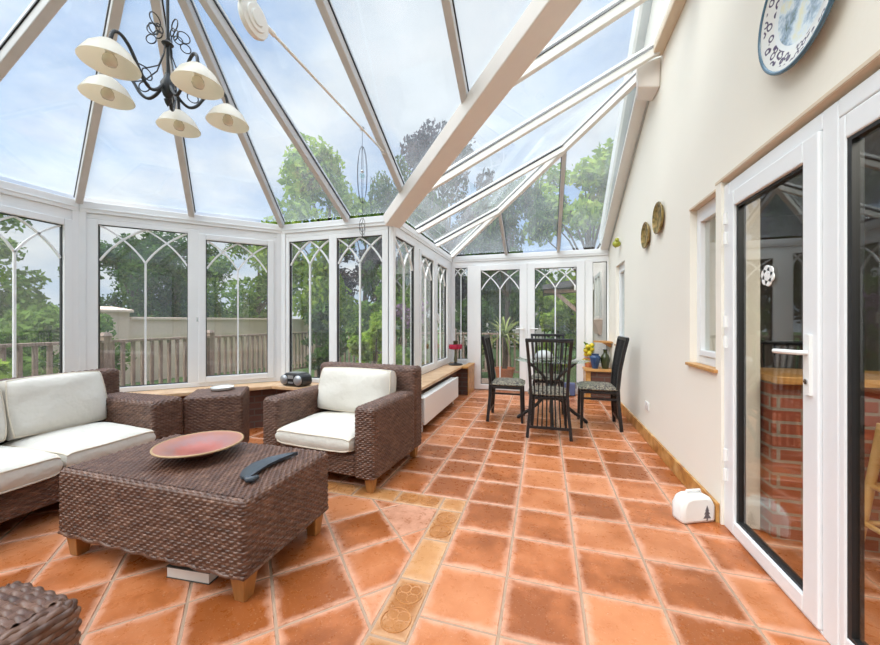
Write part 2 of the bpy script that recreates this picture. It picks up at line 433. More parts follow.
# diagonal field
r2 = math.sqrt(.5)
for i in range(-16, 16):
    for j in range(-22, 8):
        n0 = .445 + i*T; m0 = -1.93 + j*T
        pts = [((n+m)*r2, (n-m)*r2) for n, m in ((n0,m0), (n0+T,m0), (n0+T,m0+T), (n0,m0+T))]
        add_tile(clip_all(pts, [(1,0,BX0), (-1,0,4.65), (0,1,2.275), (0,-1,.84)]))
fl = MB(); fl.box(-4.75, 3.6, -.9, 6.6, -.12, -.0035)
floor = obj('floor', fl, MAT['grout'], kind='structure')
obj('terracotta_tiles', tiles['tile'], MAT['tile'], floor)
obj('ochre_border_tiles', tiles['ochre'], MAT['tile_ochre'], floor)
dm = MB(); dm.attr = {'edge': [], 'rnd': []}
for cx, cy, along in decor:
    for q in (-.075, .075):
        px, py = (cx, cy+q) if along else (cx+q, cy)
        dm.tube([(px+.062*math.cos(a), py+.062*math.sin(a), .0005) for a in np.linspace(0, 2*PI, 25)[:-1]], .004, 6, True)
        for w in range(4):
            a0 = w*PI/2 + PI/4
            dm.tube([(px+.034*math.cos(a0)+.026*math.cos(a), py+.034*math.sin(a0)+.026*math.sin(a), .0003) for a in np.linspace(0, 2*PI, 13)[:-1]], .0028, 5, True)
dm.attr = {'edge': [.45]*len(dm.v), 'rnd': [.5]*len(dm.v)}
obj('relief_rings', dm, MAT['tile_ochre'], floor, 60)

# ---- dwarf walls, sills
names = ['wall_near', 'wall_near_left', 'wall_left', 'wall_far_left', 'wall_far', 'wall_corridor', 'wall_back']
o0, o24, o33 = Q, inset(Q, .23), inset(Q, .33)
oout = inset(Q, -.10)
for i, nm in enumerate(names[:6]):
    m = MB(); A, B = i, i+1
    m.prism([o24[A], oout[A], oout[B], o24[B]], 0, .46)
    obj(nm, m, MAT['brick_dark'], kind='structure')
    m = MB(); m.prism([o33[A], inset(Q, .0)[A], inset(Q, .0)[B], o33[B]], .462, .50)
    obj('trim_%d' % (i+1), m, MAT['sill'], kind='structure', bevel=.006)
# thick pier ending the corridor ledge, with ochre tiled face
wb = MB(); wb.box(-1.449, -1.255, 5.97, 6.515, 0, .46); wb.box(.66, 1.045, 6.16, 6.515, 0, .46)
wbk = obj('wall_back', wb, MAT['brick_dark'], kind='structure')
m = MB(); m.box(-1.254, -1.243, 5.96, 6.515, .0, .46); obj('tile_facing', m, MAT['skirt'], wbk)
m = MB(); m.box(.645, .72, 6.145, 6.159, 0, .46); m.box(.645, .659, 6.159, 6.515, 0, .46); obj('tile_facing', m, MAT['skirt'], wbk)
m = MB(); m.box(-1.35, -1.235, 5.9, 6.515, .462, .50); m.box(.63, 1.048, 6.12, 6.515, .462, .50); obj('ledge_slab', m, MAT['wood'], wbk, bevel=.006)

# ---- glazed screens
def tracery(m, x0, x1, z0, z1, yc, rise=.37, w=.017, d=.022):
    W = x1 - x0; rise = min(rise, .62*W if W < .5 else .48*W+.02); sp = z1 - rise; cx = (x0+x1)/2
    m.box(cx-w/2, cx+w/2, yc-d/2, yc+d/2, z0, sp+.01)
    def arc(xs, sgn):
        pts = []
        for k in range(11):
            f = k/10*1.40; hx = W*.5*(.40*(1-math.cos(f)) + .60*f/1.40)/(.40*(1-math.cos(1.4))+.60); pts.append((xs+sgn*hx, yc, sp+rise*(.45*math.sin(f)/math.sin(1.4)+.55*f/1.4)))
        for a, b in zip(pts, pts[1:]): m.beam(a, b, d, w, (0,0,1))
    arc(cx, -1); arc(cx, 1); arc(x0, 1); arc(x1, -1)
def frame_ring(m, x0, x1, z0, z1, wl, wr, wb_, wt, y0, y1):
    m.box(x0, x0+wl, y0, y1, z0, z1); m.box(x1-wr, x1, y0, y1, z0, z1)
    m.box(x0+wl, x1-wr, y0, y1, z0, z0+wb_); m.box(x0+wl, x1-wr, y0, y1, z1-wt, z1)
wn = [0]
def screen(A, B, panes, z0=.50, z1=2.385, kind='window', extra=None):
    """panes: (x0,x1,opening) glass extents along the screen; local x along, y outward"""
    A = Vector(A); B = Vector(B); L = (B-A).length; wn[0] += 1
    root = empty('window_%d' % wn[0], (A.x, A.y, 0), math.atan2(B.y-A.y, B.x-A.x), kind='structure')
    fm = MB(); cuts = []
    # outer frame + mullions between panes
    xs = [0] + [(panes[i][1]+panes[i+1][0])/2 for i in range(len(panes)-1)] + [L]
    fm.box(0, L, 0, .07, z1-.055, z1); fm.box(0, L, 0, .07, z0, z0+.055)
    for i, x in enumerate(xs):
        w = .055
        x0, x1 = (0, max(.03, panes[0][0]-(.065 if panes[0][2] else 0))) if i == 0 else ((min(L-.03, panes[-1][1]+(.065 if panes[-1][2] else 0)), L) if i == len(xs)-1 else
                  (panes[i-1][1]+(.065 if panes[i-1][2] else 0), panes[i][0]-(.065 if panes[i][2] else 0)))
        fm.box(x0, x1, 0, .07, z0+.055, z1-.055)
    obj('window_frame', fm, MAT['upvc'], root, bevel=.006)
    for (x0, x1, op) in panes:
        gz0, gz1 = (z0+.115, z1-.165) if op else (z0+.058, z1-.105)
        if op:
            s = MB(); frame_ring(s, x0-.07, x1+.07, z0+.045, z1-.10, .07, .07, .07, .065, -.014, .055); so = obj('sash', s, MAT['upvc'], root, bevel=.006)
            s = MB(); s.box(x0-.068, x1+.068, 0, .07, z1-.105, z1-.05); obj('window_head', s, MAT['upvc'], root)
        else:
            s = MB(); s.box(x0, x1, 0, .07, z1-.105, z1-.055); obj('window_head', s, MAT['upvc'], root)
        gk = MB(); frame_ring(gk, x0-.001, x1+.001, gz0-.002, gz1+.002, .007, .007, .007, .007, .016, .050); obj('gasket', gk, MAT['gasket'], root)
        g = MB(); g.box(x0, x1, .030, .036, gz0, gz1); obj('glass_pane', g, MAT['glass'], root)
        t = MB(); tracery(t, x0+.008, x1-.008, gz0, gz1-.006, .033); obj('glazing_bar', t, MAT['upvc'], root)
    return root
P6, P5, P4, P3, P2, P1, P0, PB = Q[0], Q[1], Q[2], Q[3], Q[4], Q[5], Q[6], Q[7]
w3 = screen(P4, P3, [(.14,.82,0), (1.118,1.77,1)])
w2 = screen(P3, P2, [(.145,.917,0), (1.091,1.746,1)])
w1 = screen(P2, P1, [(.106,.692,0), (.798,1.406,0)])
wc = screen(P1, P0, [(.077,.72,0), (.962,1.555,1), (1.746,2.367,1)])
screen(P5, P4, [(.145,.88,0), (1.03,1.76,0)])
screen(P6, P5, [(.12,1.05,0), (1.2,2.1,0), (2.25,3.15,0), (3.3,4.16,0)])
# handle on the corridor sash, keyhole on the chamfer sash
m = MB(); m.box(1.70, 1.73, -.03, -.014, 1.28, 1.40); m.beam((1.715,-.045,1.37), (1.715,-.045,1.24), .022, .018, (0,1,0)); m.beam((1.715,-.02,1.37),(1.715,-.05,1.37),.02,.02)
obj('handle', m, MAT['ceramic_white'], wc)
m = MB(); m.box(1.0, 1.03, -.004, 0, 1.26, 1.31); obj('lock', m, MAT['chrome'], w2)

# back screen with the double doors
BL = WX + 1.68
bw = empty('window_%d' % (wn[0]+1), (-1.68, 6.52, 0), 0, kind='structure')
fm = MB(); fm.box(0, BL, 0, .07, 2.31, 2.385)
fm.box(0, .04, 0, .07, .50, 2.31); fm.box(.30, .43, 0, .07, 0, 2.31); fm.box(2.35, 2.478, 0, .07, 0, 2.31); fm.box(2.70, BL, 0, .07, .5, 2.31)
fm.box(.04, .30, 0, .07, .5, .56); fm.box(2.478, 2.70, 0, .07, .5, .56); fm.box(.04, .30, 0, .07, 2.28, 2.31); fm.box(2.478, 2.70, 0, .07, 2.28, 2.31)
fm.box(0, .30, 0, .07, 0, .5); fm.box(2.478, BL, 0, .07, 0, .5)
obj('window_frame', fm, MAT['upvc'], bw, bevel=.006)
for x0, x1 in ((.04,.30), (2.478,2.70)):
    g = MB(); g.box(x0, x1, .03, .036, .56, 2.28); obj('glass_pane', g, MAT['glass'], bw)
t = MB(); tracery(t, .045, .295, .56, 2.275, .033, .25, .018); obj('glazing_bar', t, MAT['upvc'], bw)
gk = MB(); frame_ring(gk, .038, .302, .558, 2.282, .007, .007, .007, .007, .016, .05); frame_ring(gk, 2.476, 2.702, .558, 2.282, .007,.007,.007,.007,.016,.05); obj('gasket', gk, MAT['gasket'], bw)
for di, (x0, x1, hx) in enumerate(((.432, 1.388, 1.33), (1.392, 2.348, 1.45))):
    d = empty('door_%d' % (di+1), (-1.68+x0, 6.515, 0), 0, kind='structure')
    W = x1-x0; gl0, gl1 = ((.123, W-.13) if di == 0 else (.13, W-.13))
    s = MB(); frame_ring(s, 0, W, .02, 2.308, gl0, W-gl1, .09, .10, -.015, .055); obj('door_frame', s, MAT['upvc'], d, bevel=.006)
    g = MB(); g.box(gl0, gl1, .02, .026, .11, 2.208); obj('glass_pane', g, MAT['glass'], d)
    gk = MB(); frame_ring(gk, gl0-.001, gl1+.001, .108, 2.21, .008,.008,.008,.008, .006, .04); obj('gasket', gk, MAT['gasket'], d)
    t = MB(); tracery(t, gl0+.008, gl1-.008, .11, 2.204, .023, .36, .02); obj('glazing_bar', t, MAT['upvc'], d)
    hx -= x0; sg = -1 if di == 0 else 1
    m = MB(); m.box(hx-.016, hx+.016, -.026, -.015, .98, 1.20); m.tube([(hx,-.02,1.14), (hx,-.06,1.14), (hx+sg*.03,-.065,1.14), (hx+sg*.13,-.065,1.138)], .010, 8); m.lathe([(.012,-.03),(.012,-.026)], 10, (hx,0,1.03), 'y')
    obj('handle', m, MAT['ceramic_white'], d)
# corner posts
n = 7
for p, a in ((P3, PI/8*3), (P2, PI/8*1), (P4, PI/8*5), (P5, 0), (P1, 0), (P0, 0)):
    i = Q.index(p); ii = inset(Q, .012)[i]; io = inset(Q, -.085)[i]
    m = MB(); r = .045
    c = ((ii[0]+io[0])/2, (ii[1]+io[1])/2)
    dl = [Vector(Q[i]) - Vector(Q[i-1]), Vector(Q[i+1]) - Vector(Q[i])]; dl = [v.normalized() for v in dl]
    a1 = inset(Q, .012)[i]; 
    pa = Vector(a1) - dl[0]*.055; pb = Vector(a1) + dl[1]*.055; qa = Vector(io) - dl[0]*.055; qb = Vector(io) + dl[1]*.055
    m.prism([tuple(pa), tuple(a1), tuple(pb), tuple(qb), io, tuple(qa)], .50, 2.40)
    obj('trim_%d' % n, m, MAT['upvc'], kind='structure', bevel=.004); n += 1

# ------------------------------------------------------------------ roof
roof = empty('ceiling', (0,0,0), 0, kind='structure')
ei, eo = inset(Q, .015), inset(Q, -.12)
for i in range(len(Q)-1):
    m = MB(); m.prism([ei[i], eo[i], eo[i+1], ei[i+1]], 2.385, 2.50); ob = obj('eaves_beam', m, MAT['upvc'], roof, bevel=.006)
    m = MB(); e2a, e2b = inset(Q, .022), inset(Q, -.02); m.prism([e2a[i], e2b[i], e2b[i+1], e2a[i+1]], 2.425, 2.432); obj('bead', m, MAT['upvc'], ob)
def lift(p, d): return (p[0], p[1], p[2]+d)
slopes = [
    [e3(P3), e3(P2), HUB], [e3(P4), e3(P3), HUB], [e3(P5), e3(P4), HUB],
    [e3(P2), e3(P1), VT, HUB], [e3(P6), e3(P5), HUB, VT],
    [e3(P1), e3(P0), HP, VT], [e3(P0), e3(PB), HP]]
for s in slopes:
    m = MB(); m.slab([lift(p, .035) for p in s], .006); obj('roof_glass', m, MAT['roofglass'], roof)
def rafter(p0, p1, w=.058, h=.075, mat='alu', nm='rafter', gask=True):
    m = MB(); m.beam(p0, p1, w, h, (0,0,1), -.005)
    r = obj(nm, m, MAT[mat], roof, bevel=.006)
    if gask:
        m = MB(); m.beam(p0, p1, w+.016, .012, (0,0,1), .036); obj('gasket', m, MAT['gasket'], r)
    m = MB(); m.beam(p0, p1, w+.01, .02, (0,0,1), .060); obj('outer_cap', m, MAT[mat], r)
def mid(a, b, k=.5): return tuple(a[i]+(b[i]-a[i])*k for i in range(3))
for p in (P5, P4, P3, P2): rafter(e3(p), HUB, nm='hip_rafter')
for a, b in ((P5,P4), (P4,P3), (P3,P2)): rafter(mid(e3(a), e3(b)), HUB)
for x in (-2.285, -1.45, -.61, .23):
    k = (x+1.68)/2.73
    foot = (x, 3.79, EZ) if k < 0 else mid(e3(P1), VT, k)
    if x == -2.285: rafter(foot, HUB)
    else: rafter(foot, (x, 1.495, RZ))
    rafter((x, -.80, EZ), (x, 1.495, RZ))
m = MB(); m.beam(HUB, VT, .08, .13, (0,0,1), -.03); obj('ridge_beam', m, MAT['beamwood'], roof, bevel=.008)
m = MB(); m.lathe([(.0,-.16),(.10,-.15),(.12,-.05),(.12,.06),(.02,.1)], 20, HUB); obj('hub_boss', m, MAT['alu_white'], roof, 40)
# valley
v0 = Vector(e3(P1)); v1 = Vector(VT)
m = MB(); m.beam(v0 - (v1-v0)*.015, v1, .20, .15, (0,0,1), -.055); vb = obj('valley_beam', m, MAT['beamwood'], roof, bevel=.01)
# corridor slope
def wz(x): return EZ + (x+1.68)*(RZ-EZ)/2.73
for yv in (2.02, 2.85, 3.68):
    k = (3.79-yv)/(3.79-1.495); p = mid(e3(P1), VT, k); rafter(p, (WX-.03, yv, RZ), .05, .07, 'alu_white')
for yv in (4.6, 5.5):
    x = -1.68 + (6.52-yv); rafter((-1.68, yv, EZ), (x, yv, wz(x)), .045, .06, 'alu_white'); rafter((x, 6.52, EZ), (x, yv, wz(x)), .05, .06, 'alu')
rafter(e3(P0), (HP[0]-.08, HP[1]+.08, HP[2]-.04), .055, .075, 'alu_white', 'hip_rafter')
# wall abutment bars
m = MB(); m.beam((WX-.045, -.8+.02, EZ), (WX-.045, 1.495, RZ), .09, .08); m.beam((WX-.045, 1.495, RZ-.0), (WX-.045, 3.72, RZ), .09, .09); obj('wall_bar', m, MAT['reveal'], roof, bevel=.006)
m = MB(); m.beam((WX-.075, 3.9, RZ-.05), (WX-.075, 6.52, EZ), .12, .05); wbv = obj('wall_bar', m, MAT['alu_white'], roof, bevel=.006)
m = MB(); m.beam((WX-.008, 3.9, RZ-.07), (WX-.008, 6.52, EZ-.02), .014, .06); obj('flashing', m, MAT['slate'], wbv)
m = MB(); m.hexa([(.86,3.78,3.50),(1.048,3.78,3.47),(1.048,4.02,3.47),(.90,4.00,3.50)], [(.84,3.76,3.70),(1.048,3.74,3.73),(1.048,4.02,3.66),(.90,4.02,3.64)])
obj('end_cap', m, MAT['beamwood'], roof, bevel=.012)
# tie rod with turned boss
m = MB(); m.tube([(-1.45,-.10,2.86), (-1.45,3.10,2.86)], .009, 8); obj('tie_rod', m, MAT['alu_white'], roof, 60)
m = MB(); m.lathe([(.0,-.030),(.035,-.030),(.04,-.024),(.060,-.024),(.064,-.016),(.088,-.014),(.092,0),(.088,.014),(.064,.016),(.060,.024),(.04,.024),(.035,.03),(0,.03)], 32, (-1.45,1.495,2.83), 'x')
m.tube([(-1.45,1.40,2.86),(-1.45,1.2,2.86)], .016, 10); m.tube([(-1.45,1.495,2.88),(-1.45,1.495,3.70)], .014, 10); m.tube([(-1.45,1.58,2.86),(-1.45,1.64,2.86)], .014, 10)
obj('tie_rod_boss', m, MAT['alu_white'], roof, 40)
m = MB(); m.tube([(-1.45,3.04,2.86),(-1.45,3.12,2.86)], .02, 10); m.box(-1.475,-1.425,3.06,3.13,2.85,2.885); obj('rod_bracket', m, MAT['alu'], roof)

# ------------------------------------------------------------------ house wall on the right
WT = .20
def xw(m, y0, y1, z0, z1): m.box(WX, WX+WT, y0, y1, z0, z1)
m = MB()
DZ = 2.12
xw(m, 2.59, 2.66, 0, DZ); xw(m, 2.66, 3.08, 0, .95); xw(m, 3.08, 5.32, 0, 2.1); xw(m, 5.32, 5.92, 0, .92); xw(m, 5.92, 6.62, 0, 2.1); xw(m, -1.2, .55, 0, DZ)
xw(m, -1.2, 2.66, DZ, 2.3); xw(m, 2.66, 3.08, 2.10, 2.3); xw(m, 3.08, 6.62, 2.1, 2.3)
m.prism([(-1.2,2.3),(6.62,2.3),(6.62,2.70),(-1.2,8.1)], WX, WX+WT, lambda a, b, c: (c, a, b))
wr = obj('wall_right', m, MAT['wall'], kind='structure')
# lintel underside and side reveals in beige
m = MB(); m.hexa([(WX-.004,.55,2.122),(WX+.09,.55,2.09),(WX+.09,2.66,2.09),(WX-.004,2.66,2.122)], [(WX-.004,.55,2.137),(WX+.09,.55,2.137),(WX+.09,2.66,2.137),(WX-.004,2.66,2.137)])
m.box(WX-.004, WX+.06, 2.66, 3.08, 2.086, 2.10); obj('lintel_trim', m, MAT['reveal'], wr)
# exterior continuation of the house, verge
m = MB(); m.box(WX+.001, WX+.21, 6.63, 10.2, -.2, 2.66); m2 = obj('house_wall', m, MAT['wall_out'], wr)
def vz(yv): return 4.62 - .69*(yv-4.05)
m = MB(); m.beam((.955, -1.2, vz(-1.2)), (.955, 6.8, vz(6.8)), .03, .22, (0,0,1), 0); obj('bargeboard', m, MAT['alu_white'], wr)
m = MB(); m.hexa([(.972,-1.2,vz(-1.2)-.08),(1.3,-1.2,vz(-1.2)-.08),(1.3,6.8,vz(6.8)-.08),(.972,6.8,vz(6.8)-.08)], [(.94,-1.2,vz(-1.2)+.14),(1.3,-1.2,vz(-1.2)+.14),(1.3,6.8,vz(6.8)+.14),(.94,6.8,vz(6.8)+.14)]); obj('soffit', m, MAT['slate'], wr)
m = MB(); m.box(1.055, 1.6, 6.8, 10.3, 2.64, 2.75); obj('house_eaves', m, MAT['alu_white'], wr)
# window and doors in the house wall
def house_window(nm, y0, y1, z0, z1, split=False):
    d = empty(nm, (WX, y0, 0), 0, kind='structure'); L = y1-y0
    m = MB()
    for a in ((0,.05),(L-.05,L)): m.box(.045,.105,a[0],a[1],z0,z1)
    m.box(.045,.105,.05,L-.05,z0,z0+.06); m.box(.045,.105,.05,L-.05,z1-.07,z1); obj('window_frame', m, MAT['upvc'], d, bevel=.004)
    m = MB()
    for a in ((.05,.09),(L-.09,L-.05)): m.box(.035,.095,a[0],a[1],z0+.06,z1-.07)
    m.box(.035,.095,.09,L-.09,z0+.06,z0+.10); m.box(.035,.095,.09,L-.09,z1-.11,z1-.07); obj('sash', m, MAT['upvc'], d, bevel=.004)
    m = MB(); m.box(.065,.071,.09,L-.09,z0+.1,z1-.11); obj('glass_pane', m, MAT['doorglass'], d)
    m = MB(); m.box(-.025,.045,-.03,L+.02,z0-.022,z0); obj('window_sill', m, MAT['wood'], d, bevel=.004)
    return d
house_window('window_8', 2.66, 3.08, .952, 2.086); house_window('window_9', 5.32, 5.92, .922, 2.098)
# hinged door leaf + fixed side panel
FX = WX+.015
d3 = empty('door_3', (FX, .55, 0), 0, kind='structure')
def yb(y): return y-.55
m = MB(); m.box(0,.07,yb(2.525),yb(2.59),0,2.09); m.box(0,.07,yb(1.705),yb(1.785),0,2.09); m.box(0,.07,0,.065,0,2.09); m.box(0,.07,.065,yb(1.705),2.02,2.09); m.box(0,.07,yb(1.785),yb(2.525),2.02,2.09); m.box(0,.07,.065,yb(1.705),0,.025); m.box(0,.07,yb(1.785),yb(2.525),0,.015)
obj('door_frame', m, MAT['upvc'], d3, bevel=.005)
def ringx(m, y0, y1, z0, z1, w0, w1, wb_, wt, x0, x1):
    m.box(x0,x1,y0,y0+w0,z0,z1); m.box(x0,x1,y1-w1,y1,z0,z1); m.box(x0,x1,y0+w0,y1-w1,z0,z0+wb_); m.box(x0,x1,y0+w0,y1-w1,z1-wt,z1)
m = MB(); ringx(m, yb(1.788), yb(2.523), .018, 2.018, .09, .073, .075, .09, -.012, .055); leaf = obj('door_leaf', m, MAT['upvc'], d3, bevel=.006)
m = MB(); ringx(m, yb(1.876), yb(2.452), .091, 1.930, .016,.022,.016,.016, .004, .04); obj('gasket', m, MAT['gasket'], leaf)
m = MB(); m.box(.018,.024,yb(1.878),yb(2.45),.093,1.928); obj('glass_pane', m, MAT['doorglass'], leaf)
m = MB(); ringx(m, .065, yb(1.703), .026, 2.018, .06, .03, .065, .09, 0, .055); pan = obj('side_panel', m, MAT['upvc'], d3, bevel=.006)
m = MB(); ringx(m, .124, yb(1.675), .089, 1.930, .016,.022,.016,.016, .006, .042); obj('gasket', m, MAT['gasket'], pan)
m = MB(); m.box(.018,.024,.126,yb(1.673),.091,1.928); obj('glass_pane', m, MAT['doorglass'], pan)
hy = yb(1.833)
m = MB(); m.box(-.024,-.012,hy-.016,hy+.016,.95,1.20); m.tube([(-.02,hy,1.125),(-.055,hy,1.125),(-.062,hy+.02,1.125),(-.062,hy+.135,1.122)], .0105, 10); obj('handle', m, MAT['ceramic_white'], leaf, 50)
m = MB(); m.lathe([(.011,-.028),(.011,-.024)], 12, (0,hy,1.005), 'x'); obj('keyhole', m, MAT['chrome'], leaf)
for z in (.30, .42, 1.10, 1.22, 1.72, 1.84):
    m = MB(); m.tube([(-.018,yb(2.527),z),(-.018,yb(2.527),z+.07)], .011, 8); obj('hinge', m, MAT['ceramic_white'], d3)
m = MB()
for k in range(6):
    a = 2*PI*k/6+.3; m.lathe([(0,-.003),(.025,-.003),(.026,0),(.025,.002)], 14, (.014, yb(2.17)+.029*math.cos(a), 1.485+.029*math.sin(a)), 'x')
m.lathe([(0,-.0036),(.026,-.0036),(.026,.0)], 14, (.014, yb(2.17), 1.485), 'x')
obj('flower_sticker', m, MAT['ceramic_white'], leaf, 40)
# skirting
m = MB(); m.box(WX-.022, WX-.001, 2.60, 6.14, 0, .125); obj('baseboard_right', m, MAT['skirt'], kind='structure', bevel=.005)
m = MB(); y = 2.60
# room behind the doors
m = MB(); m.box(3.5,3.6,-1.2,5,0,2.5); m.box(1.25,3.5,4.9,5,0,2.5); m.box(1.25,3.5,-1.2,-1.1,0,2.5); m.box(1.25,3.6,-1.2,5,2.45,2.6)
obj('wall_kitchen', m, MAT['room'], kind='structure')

# breakfast bar in the kitchen
bar = empty('breakfast_bar', (2.2, 2.62, 0), label='brick breakfast bar with wooden top seen through the glass door', cat='counter')
m = MB(); m.box(-.93, 1.0, -.11, .11, 0, .90); obj('brick_base', m, MAT['brick'], bar)
m = MB(); m.box(-.94, 1.02, -.17, .30, .902, .945); obj('worktop', m, MAT['wood'], bar, bevel=.006)
# dark stick-back stool behind the bar
st = empty('stick_back_stool', (1.62, 3.15, 0), label='dark stick-back stool behind the brick bar in the kitchen', cat='stool')
m = MB(); m.lathe([(0,.62),(.17,.62),(.185,.64),(.17,.66),(0,.655)], 24); obj('seat', m, MAT['black'], st, 40)
for a in range(4):
    c, s = math.cos(PI/4+a*PI/2), math.sin(PI/4+a*PI/2); m = MB(); m.tube([(.12*c,.12*s,.62),(.2*c,.2*s,0)], [.016,.013], 8); obj('leg', m, MAT['black'], st, 60)
arc = [(.2*math.cos(a), -.17*math.sin(a)+.0, 1.10) for a in np.linspace(0, -PI, 13)]
m = MB(); m.tube(arc, .018, 8); obj('top_rail', m, MAT['black'], st, 60)
for a in np.linspace(-.15, -PI+.15, 9):
    m = MB(); m.tube([(.15*math.cos(a), -.14*math.sin(a), .655), (.198*math.cos(a), -.168*math.sin(a), 1.09)], .008, 6); obj('spindle', m, MAT['black'], st, 60)
# bamboo chair in the kitchen
bc = empty('cane_bar_stool', (1.78, 2.20, 0), math.radians(6), label='pale bamboo bar stool behind the glass panel at the right edge', cat='stool')
def stickparts(root, mat, segs, nm='leg', r=.017):
    for a, b in segs:
        m = MB(); m.tube([a, tuple((a[i]+b[i])/2 for i in range(3)), b], r, 10); obj(nm, m, mat, root, 60)
cr = [(-1,1),(1,1),(1,-1),(-1,-1)]
stickparts(bc, MAT['bamboo'], [((x*.14,y*.14,.74),(x*.205,y*.205,0)) for x, y in cr], 'leg', .020)
for zz, k in ((.22,.186),(.42,.169)):
    stickparts(bc, MAT['bamboo'], [((cr[q][0]*k,cr[q][1]*k,zz),(cr[(q+1)%4][0]*k,cr[(q+1)%4][1]*k,zz)) for q in range(4)], 'stretcher', .013)
m = MB(); m.lathe([(0,.73),(.17,.735),(.19,.755),(.17,.775),(0,.77)], 28); obj('seat', m, MAT['bamboo'], bc, 40)

# ------------------------------------------------------------------ wicker
RP, SP = .0145, .022
def wgrid(mb, S, Lu, Lv, p=RP, q=SP, A=.0075, closed=False, par=0):
    nu0 = max(2, int(round(Lu/q)))
    if closed and nu0 % 2: nu0 += 1
    q = Lu/nu0; nu = nu0*4; nr = max(1, int(round(Lv/p))); p2 = Lv/nr
    u = np.linspace(0, Lu, nu+1); v = np.concatenate([((np.arange(nr)[:, None]+np.array([0,.09,.27,.5,.73,.91])[None, :])*p2).ravel(), [Lv]])
    if closed: u = u[:-1]
    U, Vv = np.meshgrid(u, v, indexing='ij')
    P, N = S(U, Vv)
    i = np.floor(Vv/p2+1e-6); f = Vv/p2 - i
    cs_ = np.cos(PI*(U/q+i+par)); h = A*np.sqrt(np.clip(1-(2*f-1)**2, 0, 1))*(.5+.5*np.sign(cs_)*np.abs(cs_)**.8); h = np.maximum(h, A*.42*np.clip(np.abs(cs_)*1.8-.9, 0, 1))
    jit = (np.sin(U*9.1+i*2.3)+np.sin(U*23.7+i*5.1))*.0005
    X = P + N*(h+jit)[..., None]
    n0 = len(mb.v); a, b = X.shape[0], X.shape[1]
    mb.v.extend(map(tuple, X.reshape(-1, 3).tolist()))
    uvs = np.stack([U, Vv/p2*RP+.0001], -1).reshape(-1, 2) + rng.random(2)*0 + np.array([len(mb.uv or [])*.0137 % 7.0, 0])
    mb.uv = (mb.uv or []) + uvs.tolist()
    ii = np.arange(a if closed else a-1); jj = np.arange(b-1)
    I, J = np.meshgrid(ii, jj, indexing='ij'); I2 = (I+1) % a
    F = np.stack([n0+I*b+J, n0+I2*b+J, n0+I2*b+J+1, n0+I*b+J+1], -1).reshape(-1, 4)
    mb.f.extend(map(tuple, F.tolist()))
def wicker_box(x0, x1, y0, y1, z0, z1, rt=.035, rows='x', dome=0, A=.0075, bottom=True):
    mb = MB(); sx, sy = x1-x0, y1-y0; rt = min(rt, sx/2-.01, sy/2-.01)
    # perimeter path (CCW) with quarter-round corners of radius rt
    segs = []; lx, ly = sx-2*rt, sy-2*rt; ca = rt*PI/2
    L = 2*lx+2*ly+4*ca; Lz = (z1-z0-rt); Lv = Lz+ca
    b = np.cumsum([0, lx, ca, ly, ca, lx, ca, ly, ca])
    def S(U, Vv):
        s = U; ccx = np.zeros_like(s); ccy = np.zeros_like(s); nx = np.zeros_like(s); ny = np.zeros_like(s)
        starts = [((x0+rt, y0), (1,0), (0,-1)), ((x1, y0+rt), (0,1), (1,0)), ((x1-rt, y1), (-1,0), (0,1)), ((x0, y1-rt), (0,-1), (-1,0))]
        cents = [(x1-rt, y0+rt, -PI/2), (x1-rt, y1-rt, 0), (x0+rt, y1-rt, PI/2), (x0+rt, y0+rt, PI)]
        for k in range(4):
            m = (s >= b[2*k]) & (s <= b[2*k+1]); t = s-b[2*k]; st_, d_, n_ = starts[k]
            ccx = np.where(m, st_[0]+d_[0]*t-n_[0]*rt, ccx); ccy = np.where(m, st_[1]+d_[1]*t-n_[1]*rt, ccy); nx = np.where(m, n_[0], nx); ny = np.where(m, n_[1], ny)
            m = (s > b[2*k+1]) & (s < b[2*k+2]); a = cents[k][2]+(s-b[2*k+1])/rt
            ccx = np.where(m, cents[k][0], ccx); ccy = np.where(m, cents[k][1], ccy); nx = np.where(m, np.cos(a), nx); ny = np.where(m, np.sin(a), ny)
        th = np.clip((Vv-Lz)/rt, 0, PI/2); z = np.where(Vv < Lz, z0+Vv, z1-rt+rt*np.sin(th)); h = np.cos(th)
        P = np.stack([ccx+nx*rt*h, ccy+ny*rt*h, z], -1); N = np.stack([nx*h, ny*h, np.sin(th)], -1)
        return P, N
    wgrid(mb, S, L, Lv, closed=True, A=A)
    def T_(U, Vv):
        if rows == 'x': X, Y = x0+rt+U, y0+rt+Vv
        else: X, Y = x1-rt-Vv, y0+rt+U
        ex = (X-(x0+rt))/lx; ey = (Y-(y0+rt))/ly
        Z = z1 + dome*16*ex*(1-ex)*ey*(1-ey)
        return np.stack([X, Y, Z], -1), np.stack([X*0, X*0, X*0+1], -1)
    if rows == 'x': wgrid(mb, T_, lx, ly, A=A)
    else: wgrid(mb, T_, ly, lx, A=A)
    n0 = len(mb.v); mb.add([(x0+rt*.6,y0+rt*.6,z1-.004),(x1-rt*.6,y0+rt*.6,z1-.004),(x1-rt*.6,y1-rt*.6,z1-.004),(x0+rt*.6,y1-rt*.6,z1-.004)], [(0,1,2,3)]); mb.uv += [[0,0]]*4
    if bottom:
        n0 = len(mb.v); mb.add([(x0+.01,y0+.01,z0),(x1-.01,y0+.01,z0),(x1-.01,y1-.01,z0),(x0+.01,y1-.01,z0)], [(0,3,2,1)]); mb.uv += [[0,0]]*4
    return mb
